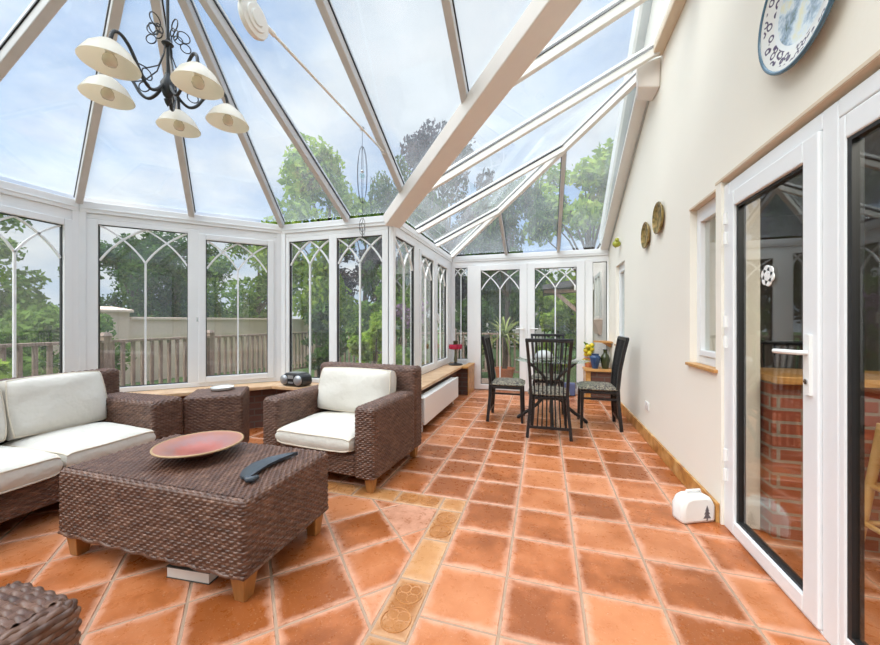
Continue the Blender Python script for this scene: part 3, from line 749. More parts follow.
def cushion(w, d, h, crown=.02, r=.045, seed=0, n=34, wr=.006):
    """boxed cushion centred at origin, z 0..h"""
    mb = MB(); rg = np.random.default_rng(seed); ph = rg.random(8)*6
    us = np.linspace(-1, 1, n+1); us = np.sign(us)*(1-(1-np.abs(us))**1.6)
    def outline(U, V_):                                # squircle-ish rounding of corners
        k = 1-.5*.10*(U*U*V_*V_); return U*k, V_*k
    def wrk(x, y): return wr*(np.sin(x*19+ph[0]+2*np.sin(y*7+ph[1]))*.5+np.sin((x+y)*13+ph[2])*.5+np.sin(y*23-x*9+ph[3])*.4)
    U, V_ = np.meshgrid(us, us, indexing='ij'); a, b = outline(U, V_)
    X, Y = a*w/2, b*d/2; bulge = (1-U**4)*(1-V_**4)
    top = h + crown*bulge + wrk(X, Y)*np.minimum(1, bulge*2+.2) - .35*r*((U**12)+(V_**12))
    bot = 0 - .2*crown*bulge + .35*r*((U**12)+(V_**12))
    N = n+1
    vs = np.stack([X, Y, top], -1).reshape(-1, 3).tolist(); mb.add(vs, [((i+1)*N+j, (i+1)*N+j+1, i*N+j+1, i*N+j)[::-1] for i in range(n) for j in range(n)])
    mb.add(np.stack([X, Y, bot], -1).reshape(-1, 3).tolist(), [((i)*N+j, (i)*N+j+1, (i+1)*N+j+1, (i+1)*N+j) for i in range(n) for j in range(n)])
    ring = [(i, 0) for i in range(n)] + [(n, j) for j in range(n)] + [(i, n) for i in range(n, 0, -1)] + [(0, j) for j in range(n, 0, -1)]
    m = len(ring); lev = 5; base = len(mb.v); cols = []
    for (i, j) in ring:
        x, y = X[i, j], Y[i, j]; zt, zb = top[i, j], bot[i, j]; nx, ny = (U[i, j] if abs(U[i, j]) > .999 else 0), (V_[i, j] if abs(V_[i, j]) > .999 else 0)
        for k in range(lev+1):
            f = k/lev; bl = .012*math.sin(PI*f); cols.append((x+nx*bl, y+ny*bl, zb+(zt-zb)*f))
    fs = [(q*(lev+1)+k, ((q+1) % m)*(lev+1)+k, ((q+1) % m)*(lev+1)+k+1, q*(lev+1)+k+1) for q in range(m) for k in range(lev)]
    mb.add(cols, fs)
    edge = [(X[i, j]*1.005, Y[i, j]*1.005, top[i, j]) for i, j in ring]; edge2 = [(X[i, j]*1.005, Y[i, j]*1.005, bot[i, j]) for i, j in ring]
    pm = MB(); pm.tube(edge, .005, 6, True); pm.tube(edge2, .005, 6, True)
    return mb, pm
def put_cushion(nm, root, w, d, h, loc, rot=(0,0,0), **k):
    mb, pm = cushion(w, d, h, **k); o = obj(nm, mb, MAT['cushion'], root, 50, loc=loc, rot=rot); obj('piping', pm, MAT['piping'], o, 60); return o
def seat_unit(name, label, cat, loc, rz, W, D, nseat, ztop=.63, zback=.84, aw=.245, seed=0, seath=.145, hb=.40):
    """faces local -y; origin at floor centre"""
    root = empty(name, loc, rz, label=label, cat=cat); hw, f, b = W/2, -D/2, D/2
    for s in (-1, 1):
        x0, x1 = (-hw, -hw+aw) if s < 0 else (hw-aw, hw)
        obj('arm', wicker_box(x0, x1, f, b-.165, .115, ztop, .034, 'x', .012), MAT['wicker'], root, 50)
    obj('backrest', wicker_box(-hw, hw, b-.16, b, .115, zback, .035, 'x'), MAT['wicker'], root, 50)
    obj('seat_base', wicker_box(-hw+aw+.002, hw-aw-.002, f+.015, b-.163, .115, .278, .02, 'x'), MAT['wicker'], root, 50)
    for sx in (-1, 1):
        for sy in (f+.06, b-.06):
            m = MB(); x = sx*(hw-.06); m.hexa([(x-.025,sy-.025,0),(x+.025,sy-.025,0),(x+.025,sy+.025,0),(x-.025,sy+.025,0)], [(x-.036,sy-.036,.118),(x+.036,sy-.036,.118),(x+.036,sy+.036,.118),(x-.036,sy+.036,.118)]); obj('leg', m, MAT['legwood'], root, bevel=.004)
    iw = W-2*aw; cw = iw/nseat
    for k in range(nseat):
        cx = -iw/2+cw*(k+.5)
        put_cushion('seat_cushion', root, cw-.012, D-.21, seath, (cx, f+(D-.21)/2-.045, .285), seed=seed+k, crown=.028)
        h = hb; put_cushion('back_cushion', root, cw-.03+(.06 if nseat == 1 else .035), h, .14, (cx+(0 if nseat == 1 else .012*(1 if k else -1)), b-.235, .425+h*.49), (math.radians(76), 0, 0), seed=seed+9+k, crown=.05, wr=.009)
    return root
seat_unit('wicker_armchair', 'brown wicker armchair with cream cushions in front of the far windows', 'armchair', (-1.665, 2.77, 0), math.radians(-4.5), 1.06, .86, 1, aw=.17, seed=3, hb=.385, seath=.13)
seat_unit('wicker_sofa', 'brown wicker two-seat sofa with cream cushions by the left windows', 'sofa', (-3.40, 1.475, 0), PI/2, 1.60, .92, 2, ztop=.62, zback=.83, seed=20, hb=.41)
seat_unit('wicker_armchair', 'wicker chair whose rounded woven arm fills the bottom left corner', 'armchair', (-1.53, .13, 0), PI, 1.0, .86, 1, ztop=.61, seed=40)

# coffee table
ct = empty('coffee_table', (-1.865, 1.55, 0), label='low brown wicker coffee table with wooden feet on the tiled floor', cat='table')
obj('woven_body', wicker_box(-.615, .615, -.315, .315, .13, .468, .022, 'y'), MAT['wicker'], ct, 50)
m = MB()
for z in (.132,):
    pts = []
    for t in np.linspace(0, 1, 160, endpoint=False):
        L4 = t*4; k = int(L4); f = L4-k
        c = [(-.615,-.315),(.615,-.315),(.615,.315),(-.615,.315)]; a, b = c[k], c[(k+1) % 4]; pts.append((a[0]+(b[0]-a[0])*f, a[1]+(b[1]-a[1])*f, z))
    m.tube([(p[0]*.995+.004*math.sin(i*1.3), p[1]+.004*math.cos(i*1.3), p[2]+.003*math.sin(i*1.3)) for i, p in enumerate(pts)], .009, 6, True)
m.uv = [[v[0]*1.0, v[1]*.1] for v in m.v]; obj('braided_edge', m, MAT['wicker'], ct, 60)
for sx in (-1, 1):
    for sy in (-1, 1):
        m = MB(); x, y = sx*.555, sy*.255; m.hexa([(x-.028,y-.028,0),(x+.028,y-.028,0),(x+.028,y+.028,0),(x-.028,y+.028,0)], [(x-.042,y-.042,.128),(x+.042,y-.042,.128),(x+.042,y+.042,.128),(x-.042,y+.042,.128)]); obj('leg', m, MAT['legwood'], ct, bevel=.004)
# bowl on the coffee table
bw_ = empty('shallow_bowl', (-1.925, 1.585, .4765), label='wide shallow red glazed bowl on the wicker coffee table', cat='bowl')
R = .22
m = MB(); m.lathe([(0,.012),(.05,.0),(.07,.0),(.10,.022),(.17,.052),(R,.066),(R+.004,.072),(R-.005,.074),(.17,.062),(.13,.046),(.10,.030),(.06,.018),(0,.015)], 48, (0,0,0), capped=False); obj('bowl_body', m, MAT['bowl'], bw_, 60)
m = MB(); m.tube([(R*math.cos(a), R*math.sin(a), .071) for a in np.linspace(0, 2*PI, 49)[:-1]], .006, 8, True); obj('rim', m, MAT['bowlrim'], bw_, 60)
# carved leaf dish on table
m = MB(); ctr = [(0,.02),(.06,.045),(.13,.060),(.21,.050),(.28,.022),(.34,-.012)]; wd = [.030,.044,.047,.040,.024,.003]
cs = []
for k in np.linspace(0, 5, 31):
    i = min(4, int(k)); f = k-i; cs.append((ctr[i][0]+(ctr[i+1][0]-ctr[i][0])*f, ctr[i][1]+(ctr[i+1][1]-ctr[i][1])*f, wd[i]+(wd[i+1]-wd[i])*f))
rows_ = []
for i, (x, y, w) in enumerate(cs):
    a, b = cs[max(0, i-1)], cs[min(30, i+1)]; dx, dy = b[0]-a[0], b[1]-a[1]; L = math.hypot(dx, dy); nx, ny = -dy/L, dx/L
    row = [(x+nx*w*s, y+ny*w*s, z) for s, z in ((-1,.022),(-.8,.004),(0,.0),(.8,.004),(1,.022),(.72,.017),(0,.008),(-.72,.017))]; rows_.append(row)
m.add([p for r_ in rows_ for p in r_], [(i*8+k, (i+1)*8+k, (i+1)*8+(k+1) % 8, i*8+(k+1) % 8) for i in range(30) for k in range(8)] + [tuple(range(8)), tuple(240+k for k in range(8))[::-1]])
m.tube([(-.005,.01,.014),(-.022,-.012,.014),(-.012,-.034,.014),(.012,-.036,.014),(.024,-.020,.013)], [.013,.016,.015,.012,.005], 8)
ld = obj('leaf_dish', m, MAT['slateblue'], smooth=50, loc=(-1.385,1.40,.4785), rot=(0,0,math.radians(90)), label='long dark grey carved dish on the right of the coffee table', cat='dish')
# book under coffee table
bk = empty('book', (-1.66, 1.382, 0), math.radians(5), label='thick book lying on the floor under the coffee table', cat='book')
m = MB(); m.box(-.12,.12,-.084,.082,.005,.052); obj('pages', m, MAT['paper'], bk)
m = MB(); m.box(-.124,.124,-.086,.086,.052,.057); m.box(-.124,.124,-.086,.086,0,.005); m.box(-.124,.124,.082,.086,.005,.052); obj('cover', m, MAT['bookcover'], bk)
# woven corner side table
sd = empty('wicker_side_table', (-2.925, 2.60, 0), math.radians(38), label='square brown wicker side table between sofa and armchair', cat='table')
obj('woven_body', wicker_box(-.225, .225, -.225, .225, .06, .60, .02, 'x'), MAT['wicker'], sd, 50)
for sx in (-1, 1):
    for sy in (-1, 1):
        m = MB(); m.box(sx*.18-.025, sx*.18+.025, sy*.18-.025, sy*.18+.025, 0, .062); obj('foot', m, MAT['legwood'], sd)
m = MB(); m.lathe([(0,.004),(.06,0),(.085,.004),(.098,.022),(.1,.03),(.094,.031),(.085,.014),(.05,.010),(0,.010)], 28, capped=False)
obj('ashtray', m, MAT['ceramic_white'], smooth=50, loc=(-2.95,2.66,.6075), label='small round white dish on the wicker side table', cat='dish')

# radio on sill
ra = empty('portable_radio', (-2.83, 3.57, .501), math.radians(-8), label='black portable radio with round silver speakers on the window sill', cat='radio')
ra.scale = (1.22,1.22,1.22)
m = MB(); prof = [(-.14,.03),(-.13,.095),(-.08,.125),(.08,.125),(.13,.095),(.14,.03),(.11,0),(-.11,0)]
m.prism(prof, -.075, .075, lambda a, b, c: (a, c, b)); obj('radio_body', m, MAT['radio'], ra, bevel=.02)
for x in (-.088, .088):
    m = MB(); m.lathe([(0,-.094),(.025,-.094),(.04,-.088),(.048,-.076),(.048,-.070)], 24, (x,0,.062), 'y'); obj('speaker', m, MAT['silver'], ra, 40)
m = MB(); m.box(-.035,.035,-.080,-.074,.075,.105); m.box(-.03,.03,-.079,-.074,.03,.045); obj('display', m, MAT['silver'], ra)
m = MB(); m.box(-.07,.07,-.045,.045,.122,.130); obj('top_panel', m, MAT['silver'], ra, bevel=.003)
# red candle stand on the corridor sill
cn = empty('candle_stand', (-1.50, 6.08, .501), label='red bowl on a dark footed stand on the corridor window sill', cat='candle holder')
m = MB(); m.lathe([(0,0),(.11,0),(.13,.012),(.11,.022),(.03,.026),(.022,.05),(0,.05)], 28); obj('base', m, MAT['iron'], cn, 40)
m = MB(); m.lathe([(.02,.045),(.032,.09),(.020,.16),(.018,.26)], 16); obj('stem', m, MAT['olive'], cn, 40)
m = MB(); m.lathe([(.02,.26),(.115,.285),(.125,.32),(.115,.362),(.03,.365)], 28); obj('red_bowl', m, MAT['red'], cn, 40)
m = MB(); m.lathe([(.04,.365),(.042,.42),(.02,.43),(0,.43)], 16); obj('cup', m, MAT['greenglaze'], cn, 40)
# radiator
rd = empty('radiator', (-1.32, 4.55, .0), label='white panel radiator on the low corridor wall under the sill', cat='radiator')
m = MB(); m.box(.02, .045, -.80, .80, .10, .41); obj('front_panel', m, MAT['radiator'], rd, bevel=.008)
m = MB(); m.box(-.075, -.055, -.80, .80, .11, .40); obj('rear_panel', m, MAT['radiator'], rd, bevel=.006)
m = MB()
for y in np.arange(-.76, .77, .04): m.box(-.055, .02, y, y+.006, .12, .395)
obj('fins', m, MAT['radiator'], rd)
m = MB(); m.box(-.06, .022, -.79, .79, .392, .398); obj('grille', m, MAT['radiator'], rd)
for y in (-.72, .72):
    m = MB(); m.tube([(-.02,y,.12),(-.02,y,0)], .009, 8); obj('pipe', m, MAT['radiator'], rd)
# wire ornament hanging at the glass
ho = empty('hanging_ornament', (-1.575, 2.87, 2.99), label='thin wire hanging ornament with crystal below the roof glass', cat='ornament')
m = MB(); m.lathe([(0,.03),(.02,.02),(.022,.0),(.006,-.01)], 14); obj('suction_cup', m, MAT['chrome'], ho, 50)
def loopw(zt, zb, w, ph=0):
    return [(w*math.sin(a)*math.cos(ph), w*math.sin(a)*math.sin(ph), (zt+zb)/2+(zt-zb)/2*math.cos(a)) for a in np.linspace(0, 2*PI, 29)[:-1]]
m = MB(); m.tube([(0,0,0),(0,0,-.18)], .0019, 5)
for ph in (0, 1.2, 2.2): m.tube(loopw(-.15, -.66, .05, ph), .0019, 5, True)
m.tube([(0,0,-.66),(.01,0,-.8),(-.02,0,-.9),(.03,.0,-.96)], .0019, 5)
for k in range(3): m.tube(loopw(-.80-.04*k, -.92-.03*k, .028, k), .0019, 5, True)
obj('wire', m, MAT['iron'], ho, 60)
m = MB(); m.lathe([(0,-.45),(.02,-.425),(.024,-.41),(.015,-.395),(0,-.385)], 8); obj('crystal', m, MAT['tableglass'], ho)
m = MB(); m.ball((0,0,-.375), .014); obj('bead', m, MAT['chrome'], ho, 60)

# ------------------------------------------------------------------ chandelier
ch = empty('chandelier', (-2.07, 1.507, 2.425), label='five-arm black scrolled chandelier with cream glass shades hanging from the roof', cat='chandelier')
m = MB(); m.tube([(0,0,.16),(0,0,.55),(0,0,1.2)], .008, 8); m.lathe([(0,.10),(.02,.12),(.03,.15),(.035,.19),(.02,.22),(.012,.25)], 16); m.lathe([(.012,.40),(.03,.42),(.012,.44)], 12)
m.lathe([(0,.06),(.012,.08),(.018,.1),(0,.11)], 12); obj('stem', m, MAT['iron'], ch, 50)
base_ang = [math.atan2(d[1], d[0]) for d in [(-.039*.9594+.233*.2823, -.039*.2823-.233*.9594)]][0]
for k in range(5):
    a = base_ang + 2*PI*k/5; c, s = math.cos(a), math.sin(a)
    P_ = lambda r, z: (r*c, r*s, z)
    prof = [(.03,.17),(.06,.125),(.10,.10),(.14,.125),(.175,.185),(.215,.245),(.255,.272),(.29,.258),(.305,.20)]
    pts = []
    for i in range(len(prof)-1):
        for f in (0, .25, .5, .75):
            pa, pb, pc_, pd = prof[max(0, i-1)], prof[i], prof[i+1], prof[min(len(prof)-1, i+2)]
            cr_ = [.5*(2*pb[q]+(pc_[q]-pa[q])*f+(2*pa[q]-5*pb[q]+4*pc_[q]-pd[q])*f*f+(3*pb[q]-pa[q]-3*pc_[q]+pd[q])*f**3) for q in (0, 1)]; pts.append(P_(*cr_))
    pts.append(P_(*prof[-1])); m = MB(); m.tube(pts, .0085, 8); arm = obj('arm', m, MAT['iron'], ch, 60)
    # curls
    m = MB()
    for cz, cr, rr in ((.50,.075,.032), (.44,.085,.026), (.47,.05,.022)):
        m.tube([P_(cr+rr*math.cos(q), cz+rr*math.sin(q)) for q in np.linspace(0, 2*PI, 15)[:-1]], .0032, 5, True)
    m.tube([P_(.015,.41), P_(.02,.36), P_(.055,.26), P_(.12,.20), P_(.17,.19)], .0035, 5)
    m.tube([P_(.12+.028*math.cos(q), .165+.028*math.sin(q)) for q in np.linspace(0, 2*PI, 15)[:-1]], .0032, 5, True)
    obj('scroll', m, MAT['iron'], ch, 60)
    m = MB(); cx, cy = .305*c, .305*s
    m.lathe([(.022,.195),(.045,.186),(.085,.148),(.116,.093),(.119,.086),(.114,.088),(.082,.142),(.044,.178),(.022,.187)], 40, (cx,cy,0), capped=False); sh = obj('lamp_shade', m, MAT['shade'], ch, 60)
    m = MB(); m.lathe([(.0,.20),(.024,.20),(.026,.17),(.020,.15),(.018,.135)], 16, (cx,cy,0)); obj('bulb_holder', m, MAT['shade'], ch, 50)
    m = MB(); m.lathe([(.014,.138),(.026,.12),(.030,.10),(.024,.082),(.0,.075)], 16, (cx,cy,0)); obj('bulb', m, MAT['bulb'], ch, 60)

# ------------------------------------------------------------------ dining set
dt = empty('dining_table', (.09, 4.73, 0), label='round glass dining table on curved black legs', cat='table')
m = MB(); m.lathe([(0,.772),(.455,.772),(.46,.775),(.46,.781),(.455,.784),(0,.784)], 64); obj('glass_top', m, MAT['tableglass'], dt, 40)
for k in range(4):
    a = k*PI/2; c, s = math.cos(a), math.sin(a); pts = []; rs = []
    for z, r in ((.765,.30),(.74,.285),(.68,.215),(.60,.125),(.52,.065),(.45,.045),(.38,.055),(.29,.10),(.20,.175),(.12,.27),(.06,.36),(.022,.41)): pts.append((r*c, r*s, z))
    m = MB(); m.tube(pts, .021, 10); obj('leg', m, MAT['black'], dt, 60)
    m = MB(); m.lathe([(.02,0),(.024,.01),(.02,.03)], 12, (.41*c,.41*s,0)); obj('foot', m, MAT['black'], dt, 40)
    m = MB(); m.lathe([(.0,.758),(.03,.760),(.032,.771)], 14, (.30*c,.30*s,0)); obj('glass_pad', m, MAT['black'], dt, 40)
m = MB(); m.tube([(.055*math.cos(a), .055*math.sin(a), .45) for a in np.linspace(0, 2*PI, 25)[:-1]], .014, 8, True); obj('collar', m, MAT['black'], dt, 60)
for k in range(4):
    a = k*PI/2+.45; m = MB(); m.box(.455*math.cos(a)-.02, .455*math.cos(a)+.02, .455*math.sin(a)-.012, .455*math.sin(a)+.012, .766, .771)
    obj('edge_clip', m, MAT['black'], dt)
def make_chair():
    r = empty('dining_chair', (0,0,0), cat='chair', group='black slat-back dining chairs')
    def back(x, z):                                     # rear post / slat centre line, x in -1..1
        kz = [(0,.225,-.225),(.12,.215,-.215),(.30,.198,-.20),(.47,.188,-.195),(.70,.198,-.215),(.9,.213,-.25),(1.06,.226,-.285)]
        for (z0,w0,y0),(z1,w1,y1) in zip(kz, kz[1:]):
            if z <= z1: f = (z-z0)/(z1-z0); return (x*(w0+(w1-w0)*f), y0+(y1-y0)*f, z)
        return (x*kz[-1][1], kz[-1][2], z)
    zs = [0,.12,.21,.30,.38,.47,.58,.70,.80,.9,.98,1.06]
    for s in (-1, 1):
        m = MB()
        for z0, z1 in zip(zs, zs[1:]): m.beam(back(s, z0), back(s, z1), .032, .036, (0,1,0))
        obj('back_post', m, MAT['black'], r)
        m = MB(); m.hexa([(s*.195-.014,.185,0),(s*.195+.014,.185,0),(s*.195+.014,.215,0),(s*.195-.014,.215,0)], [(s*.185-.019,.17,.44),(s*.185+.019,.17,.44),(s*.185+.019,.205,.44),(s*.185-.019,.205,.44)]); obj('leg', m, MAT['black'], r)
        m = MB(); m.beam((s*.19,-.20,.355), (s*.19,.19,.355), .016, .022); obj('stretcher', m, MAT['black'], r)
    for x in np.linspace(-.78, .78, 8):
        m = MB(); m.tube([back(x, z) for z in np.linspace(.11, 1.04, 14)], .0078, 6); obj('slat', m, MAT['black'], r, 60)
    m = MB(); m.beam(back(-1.08, 1.06), back(1.08, 1.06), .035, .04); obj('top_rail', m, MAT['black'], r, bevel=.008)
    m = MB(); m.beam(back(-1, .115), back(1, .115), .022, .025); obj('lower_rail', m, MAT['black'], r)
    m = MB(); m.box(-.20,.20,-.185,.20,.415,.445); obj('seat_frame', m, MAT['black'], r, bevel=.006)
    mb, pm = cushion(.43, .41, .045, .02, seed=5, n=14, wr=.001); obj('seat', mb, MAT['seatfab'], r, 50, loc=(0,.012,.446))
    return r
ch0 = make_chair()
spots = [(.05, 4.19, 0, 'black slat-back dining chair nearest the camera seen from behind'),
         (-.46, 4.69, -PI/2, 'black slat-back dining chair at the left of the glass table'),
         (.625, 4.69, PI/2, 'black slat-back dining chair by the cream wall right of the table'),
         (.05, 5.28, PI, 'black slat-back dining chair beyond the table facing the camera')]
for i, (x, y, a, lb) in enumerate(spots):
    o = ch0 if i == 0 else copy_tree(ch0)
    o.location = (x, y, 0); o.rotation_euler = (0,0,a); o['label'] = lb
m = MB(); m.lathe([(.11,0),(.117,.01),(.112,.04),(.09,.07),(.055,.089),(.02,.096),(0,.097)], 28)
obj('domed_dish', m, plain('grey_white_glaze', (.50,.51,.50), .3), smooth=50, loc=(.0,4.90,.7865), label='white domed dish standing on the glass dining table', cat='dish')

# corner ledge items
vz0 = .501
va = empty('blue_vase', (.80, 6.25, vz0), -PI/2, label='blue glazed vase on the corner ledge', cat='vase')
m = MB(); m.lathe([(0,0),(.045,0),(.05,.02),(.065,.10),(.082,.17),(.080,.195),(.052,.215),(.06,.24),(.052,.238),(.045,.215)], 24, capped=False); obj('vase_body', m, MAT['blue'], va, 50)
m = MB(); m.tube([(.075,-.0,.19),(.105,0,.20),(.115,0,.15),(.085,0,.10),(.06,0,.085)], .008, 8); obj('handle', m, MAT['blue'], va, 60)
m = MB(); m.lathe([(0,0),(.05,0),(.052,.02),(.07,.12),(.072,.17),(.05,.22),(.03,.245),(.028,.29),(.04,.31),(.03,.31)], 24, capped=False)
obj('olive_vase', m, MAT['greenglaze'], smooth=50, loc=(.955,6.28,vz0), label='dark olive green vase on the corner ledge beside the blue vase', cat='vase')
po = empty('potted_fruit', (.725, 6.41, vz0), label='terracotta pot of yellow fruits on the corner ledge', cat='pot')
m = MB(); m.lathe([(0,0),(.055,0),(.075,.12),(.085,.125),(.085,.15),(.07,.15)], 24); obj('pot', m, MAT['terracotta'], po, 40)
m = MB()
for k in range(9):
    a = k*2.4; m.ball((.05*math.cos(a), .05*math.sin(a), .19+.022*k), (.042,.042,.04), 10, 6)
m.ball((0,0,.3), .05); obj('yellow_fruit', m, MAT['yellow'], po, 60)
m = MB()
for k in range(12):
    a = k*.9; m.beam((.03*math.cos(a), .03*math.sin(a), .2+.015*k), (.085*math.cos(a), .085*math.sin(a), .26+.015*k), .03, .004)
obj('leaves', m, MAT['leaf_bright'], po)
cs_ = empty('corner_shelf', (1.05, 6.3, .88), label='small honey wood shelf on the cream wall above the vases', cat='shelf')
m = MB(); m.prism([(-.005,-.16),(-.005,.2),(-.25,.2),(-.25,.10)], .04, .065); obj('shelf_board', m, MAT['wood'], cs_)
m = MB(); m.prism([(-.03,-.02),(0,-.02),(0,.06)], 0, 0); m = MB(); m.hexa([(-.03,-.02,-.03),(-.003,-.02,-.03),(-.003,.03,-.03),(-.03,.03,-.03)], [(-.14,-.02,.04),(-.003,-.02,.04),(-.003,.03,.04),(-.14,.03,.04)]); obj('bracket', m, MAT['wood'], cs_)
m = MB(); m.ball((0,0,0), (.055,.05,.05)); m.ball((.0,-.03,.05), (.03,.03,.03)); m.tube([(0,.03,-.01),(0,.09,-.035)], [.025,.008], 8)
obj('bird_ornament', m, MAT['yellowgreen'], smooth=60, loc=(.995, 5.57, 2.375), label='small yellow-green bird ornament on the cream wall above the far narrow window', cat='ornament')
m = MB(); m.box(-.09,.09,-.05,.05,0,.22); obj('blue_box', m, MAT['bluecloth'], loc=(.42,6.42,.003), bevel=.02, label='small blue box on the floor against the double doors', cat='box')

# wall plates
def wall_plate(y, z, r, lb):
    e = empty('round_plaque', (WX-.001, y, z), label=lb, cat='plate')
    m = MB(); m.lathe([(0,-.012),(r*.72,-.012),(r*.80,-.02),(r*.97,-.034),(r,-.03),(r*.82,-.006),(r*.7,0),(0,0)], 40, capped=False, axis='x'); obj('plaque_disc', m, MAT['basket'], e, 50)
    m = MB(); m.tube([(-.030, r*.985*math.cos(a), r*.985*math.sin(a)) for a in np.linspace(0, 2*PI, 41)[:-1]], .006, 6, True); obj('rim', m, MAT['basket'], e, 60)
wall_plate(4.19, 2.17, .135, 'smaller lower round brass-coloured plaque on the cream wall'); wall_plate(3.76, 2.23, .145, 'higher round brass-coloured plaque on the cream wall nearer the small window')
bp = empty('painted_plate', (WX-.004, 1.825, 2.59), label='large blue and white painted plate high on the cream wall', cat='plate')
R = .255
prof = [(0,-.020),(R*.60,-.020),(R*.66,-.026),(R*.97,-.045),(R,-.045),(R*.99,-.038),(R*.66,-.010),(R*.5,0),(0,0)]
m = MB(); m.lathe(prof, 56, axis='x', capped=False); obj('plate_body', m, MAT['plate'], bp, 50)
m = MB(); m.tube([(-.043, R*math.cos(a), R*math.sin(a)) for a in np.linspace(0, 2*PI, 57)[:-1]], .009, 8, True); obj('rim', m, MAT['platerim'], bp, 60)
# socket
so = empty('wall_socket', (WX-.001, 4.2, .37), label='white double socket on the cream wall above the skirting', cat='socket')
m = MB(); m.box(-.010, 0, -.073, .073, -.043, .043); obj('face_plate', m, MAT['ceramic_white'], so, bevel=.004)
for y in (-.036, .036):
    m = MB(); m.box(-.013, -.010, y-.012, y+.012, .012, .03); obj('switch', m, MAT['ceramic_white'], so)
# fabric doorstop
ds = empty('fabric_doorstop', (.905, 2.60, 0), math.radians(24), label='white padded fabric doorstop with grey tree print by the door', cat='doorstop')
m = MB(); hw, hd, hh = .115, .05, .17
pro = [(-1,.0),(-1.0,.62),(-.78,.92),(-.4,1.0),(.4,1.0),(.78,.92),(1.0,.62),(1.0,0.0)]
m.prism([(a*hw, b*hh+.002) for a, b in pro], -hd, hd, lambda a, b, c: (a, c, b)); obj('bag', m, MAT['whitecloth'], ds, 40, bevel=.022)
m = MB(); m.tube([(-.05,0,.165),(-.045,0,.19),(.045,0,.19),(.05,0,.165)], .008, 8); obj('strap', m, MAT['whitecloth'], ds, 60)
m = MB()
for zb, zt, w in ((.035,.075,.026),(.06,.095,.02),(.08,.115,.013)): m.prism([(.05-w,zb),(.05+w,zb),(.05,zt)], -hd-.0015, -hd+.001, lambda a, b, c: (a, c, b))
m.box(.046,.054,-hd-.0015,-hd+.001,.022,.036); obj('tree_print', m, MAT['print'], ds)

# ------------------------------------------------------------------ outside
m = MB(); m.box(-60, 40, -40, 70, -.5, -.28); obj('ground', m, MAT['grass'], kind='structure')
def planks(x0, x1, y0, y1, z, along='x', w=.14):
    m = MB()
    if along == 'x':
        y = y0
        while y < y1: m.box(x0, x1, y, min(y+w-.008, y1), z-.03, z); y += w
    else:
        x = x0
        while x < x1: m.box(x, min(x+w-.008, x1), y0, y1, z-.03, z); x += w
    return m
m = planks(-2.0, 1.04, 6.66, 8.40, -.08); n0 = planks(-5.92, -4.8, -1, 6.62, -.08, 'y'); m.add(n0.v, n0.f)
obj('floor_deck', m, MAT['deck'], kind='structure')
def balustrade(p0, p1, lb, z0=-.285, z1=1.0):
    p0 = Vector(p0); p1 = Vector(p1); L = (p1-p0).length; root = empty('deck_balustrade', (p0.x, p0.y, 0), math.atan2(p1.y-p0.y, p1.x-p0.x), label=lb, cat='railing', group='deck balustrades')
    m = MB(); m.box(0, L, -.05, .05, z1-.04, z1); obj('top_rail', m, MAT['timber'], root, bevel=.004)
    m = MB(); m.box(0, L, -.025, .025, .06, .11); obj('bottom_rail', m, MAT['timber'], root)
    n = max(2, int(round(L/1.7)))
    for k in range(n+1):
        x = L*k/n; x = min(max(x, .05), L-.05)
        m = MB(); m.box(x-.048, x+.048, -.048, .048, z0, z1+.06); m.hexa([(x-.06,-.06,z1+.06),(x+.06,-.06,z1+.06),(x+.06,.06,z1+.06),(x-.06,.06,z1+.06)], [(x-.03,-.03,z1+.11),(x+.03,-.03,z1+.11),(x+.03,.03,z1+.11),(x-.03,.03,z1+.11)]); obj('post', m, MAT['timber'], root)
    k = int(L/.135)
    for q in range(1, k):
        x = L*q/k; m = MB(); m.box(x-.021, x+.021, -.02, .02, .11, z1-.04); obj('baluster', m, MAT['timber'], root)
balustrade((-6.0,.2), (-6.0,8.45), 'weathered timber deck balustrade beyond the left windows'); balustrade((-5.88,8.5), (-.25,8.5), 'weathered timber deck balustrade behind the plants at the back')
# garden wall
gw = empty('garden_wall', (-10.3, 6.0, -.3), math.atan2(6.5, 1.9), label='beige rendered garden wall with capped pier beyond the deck', cat='wall')
m = MB(); m.box(0, 6.5, -.12, .12, 0, 1.62); obj('wall_panel', m, MAT['render_wall'], gw)
m = MB(); m.box(.45, 6.6, -.17, .17, 1.62, 1.69); obj('coping', m, MAT['render_wall'], gw, bevel=.01)
m = MB(); m.box(-.35, .38, -.30, .30, 0, 1.80); obj('pier', m, MAT['render_wall'], gw)
m = MB(); m.box(-.42, .45, -.37, .37, 1.80, 1.86); m.hexa([(-.42,-.37,1.86),(.45,-.37,1.86),(.45,.37,1.86),(-.42,.37,1.86)], [(-.1,-.1,1.94),(.13,-.1,1.94),(.13,.1,1.94),(-.1,.1,1.94)]); obj('pier_cap', m, MAT['render_wall'], gw, bevel=.01)
m = MB(); m.box(-3.2, -.35, -.12, .12, 0, 1.25); obj('wall_panel', m, MAT['render_wall'], gw)

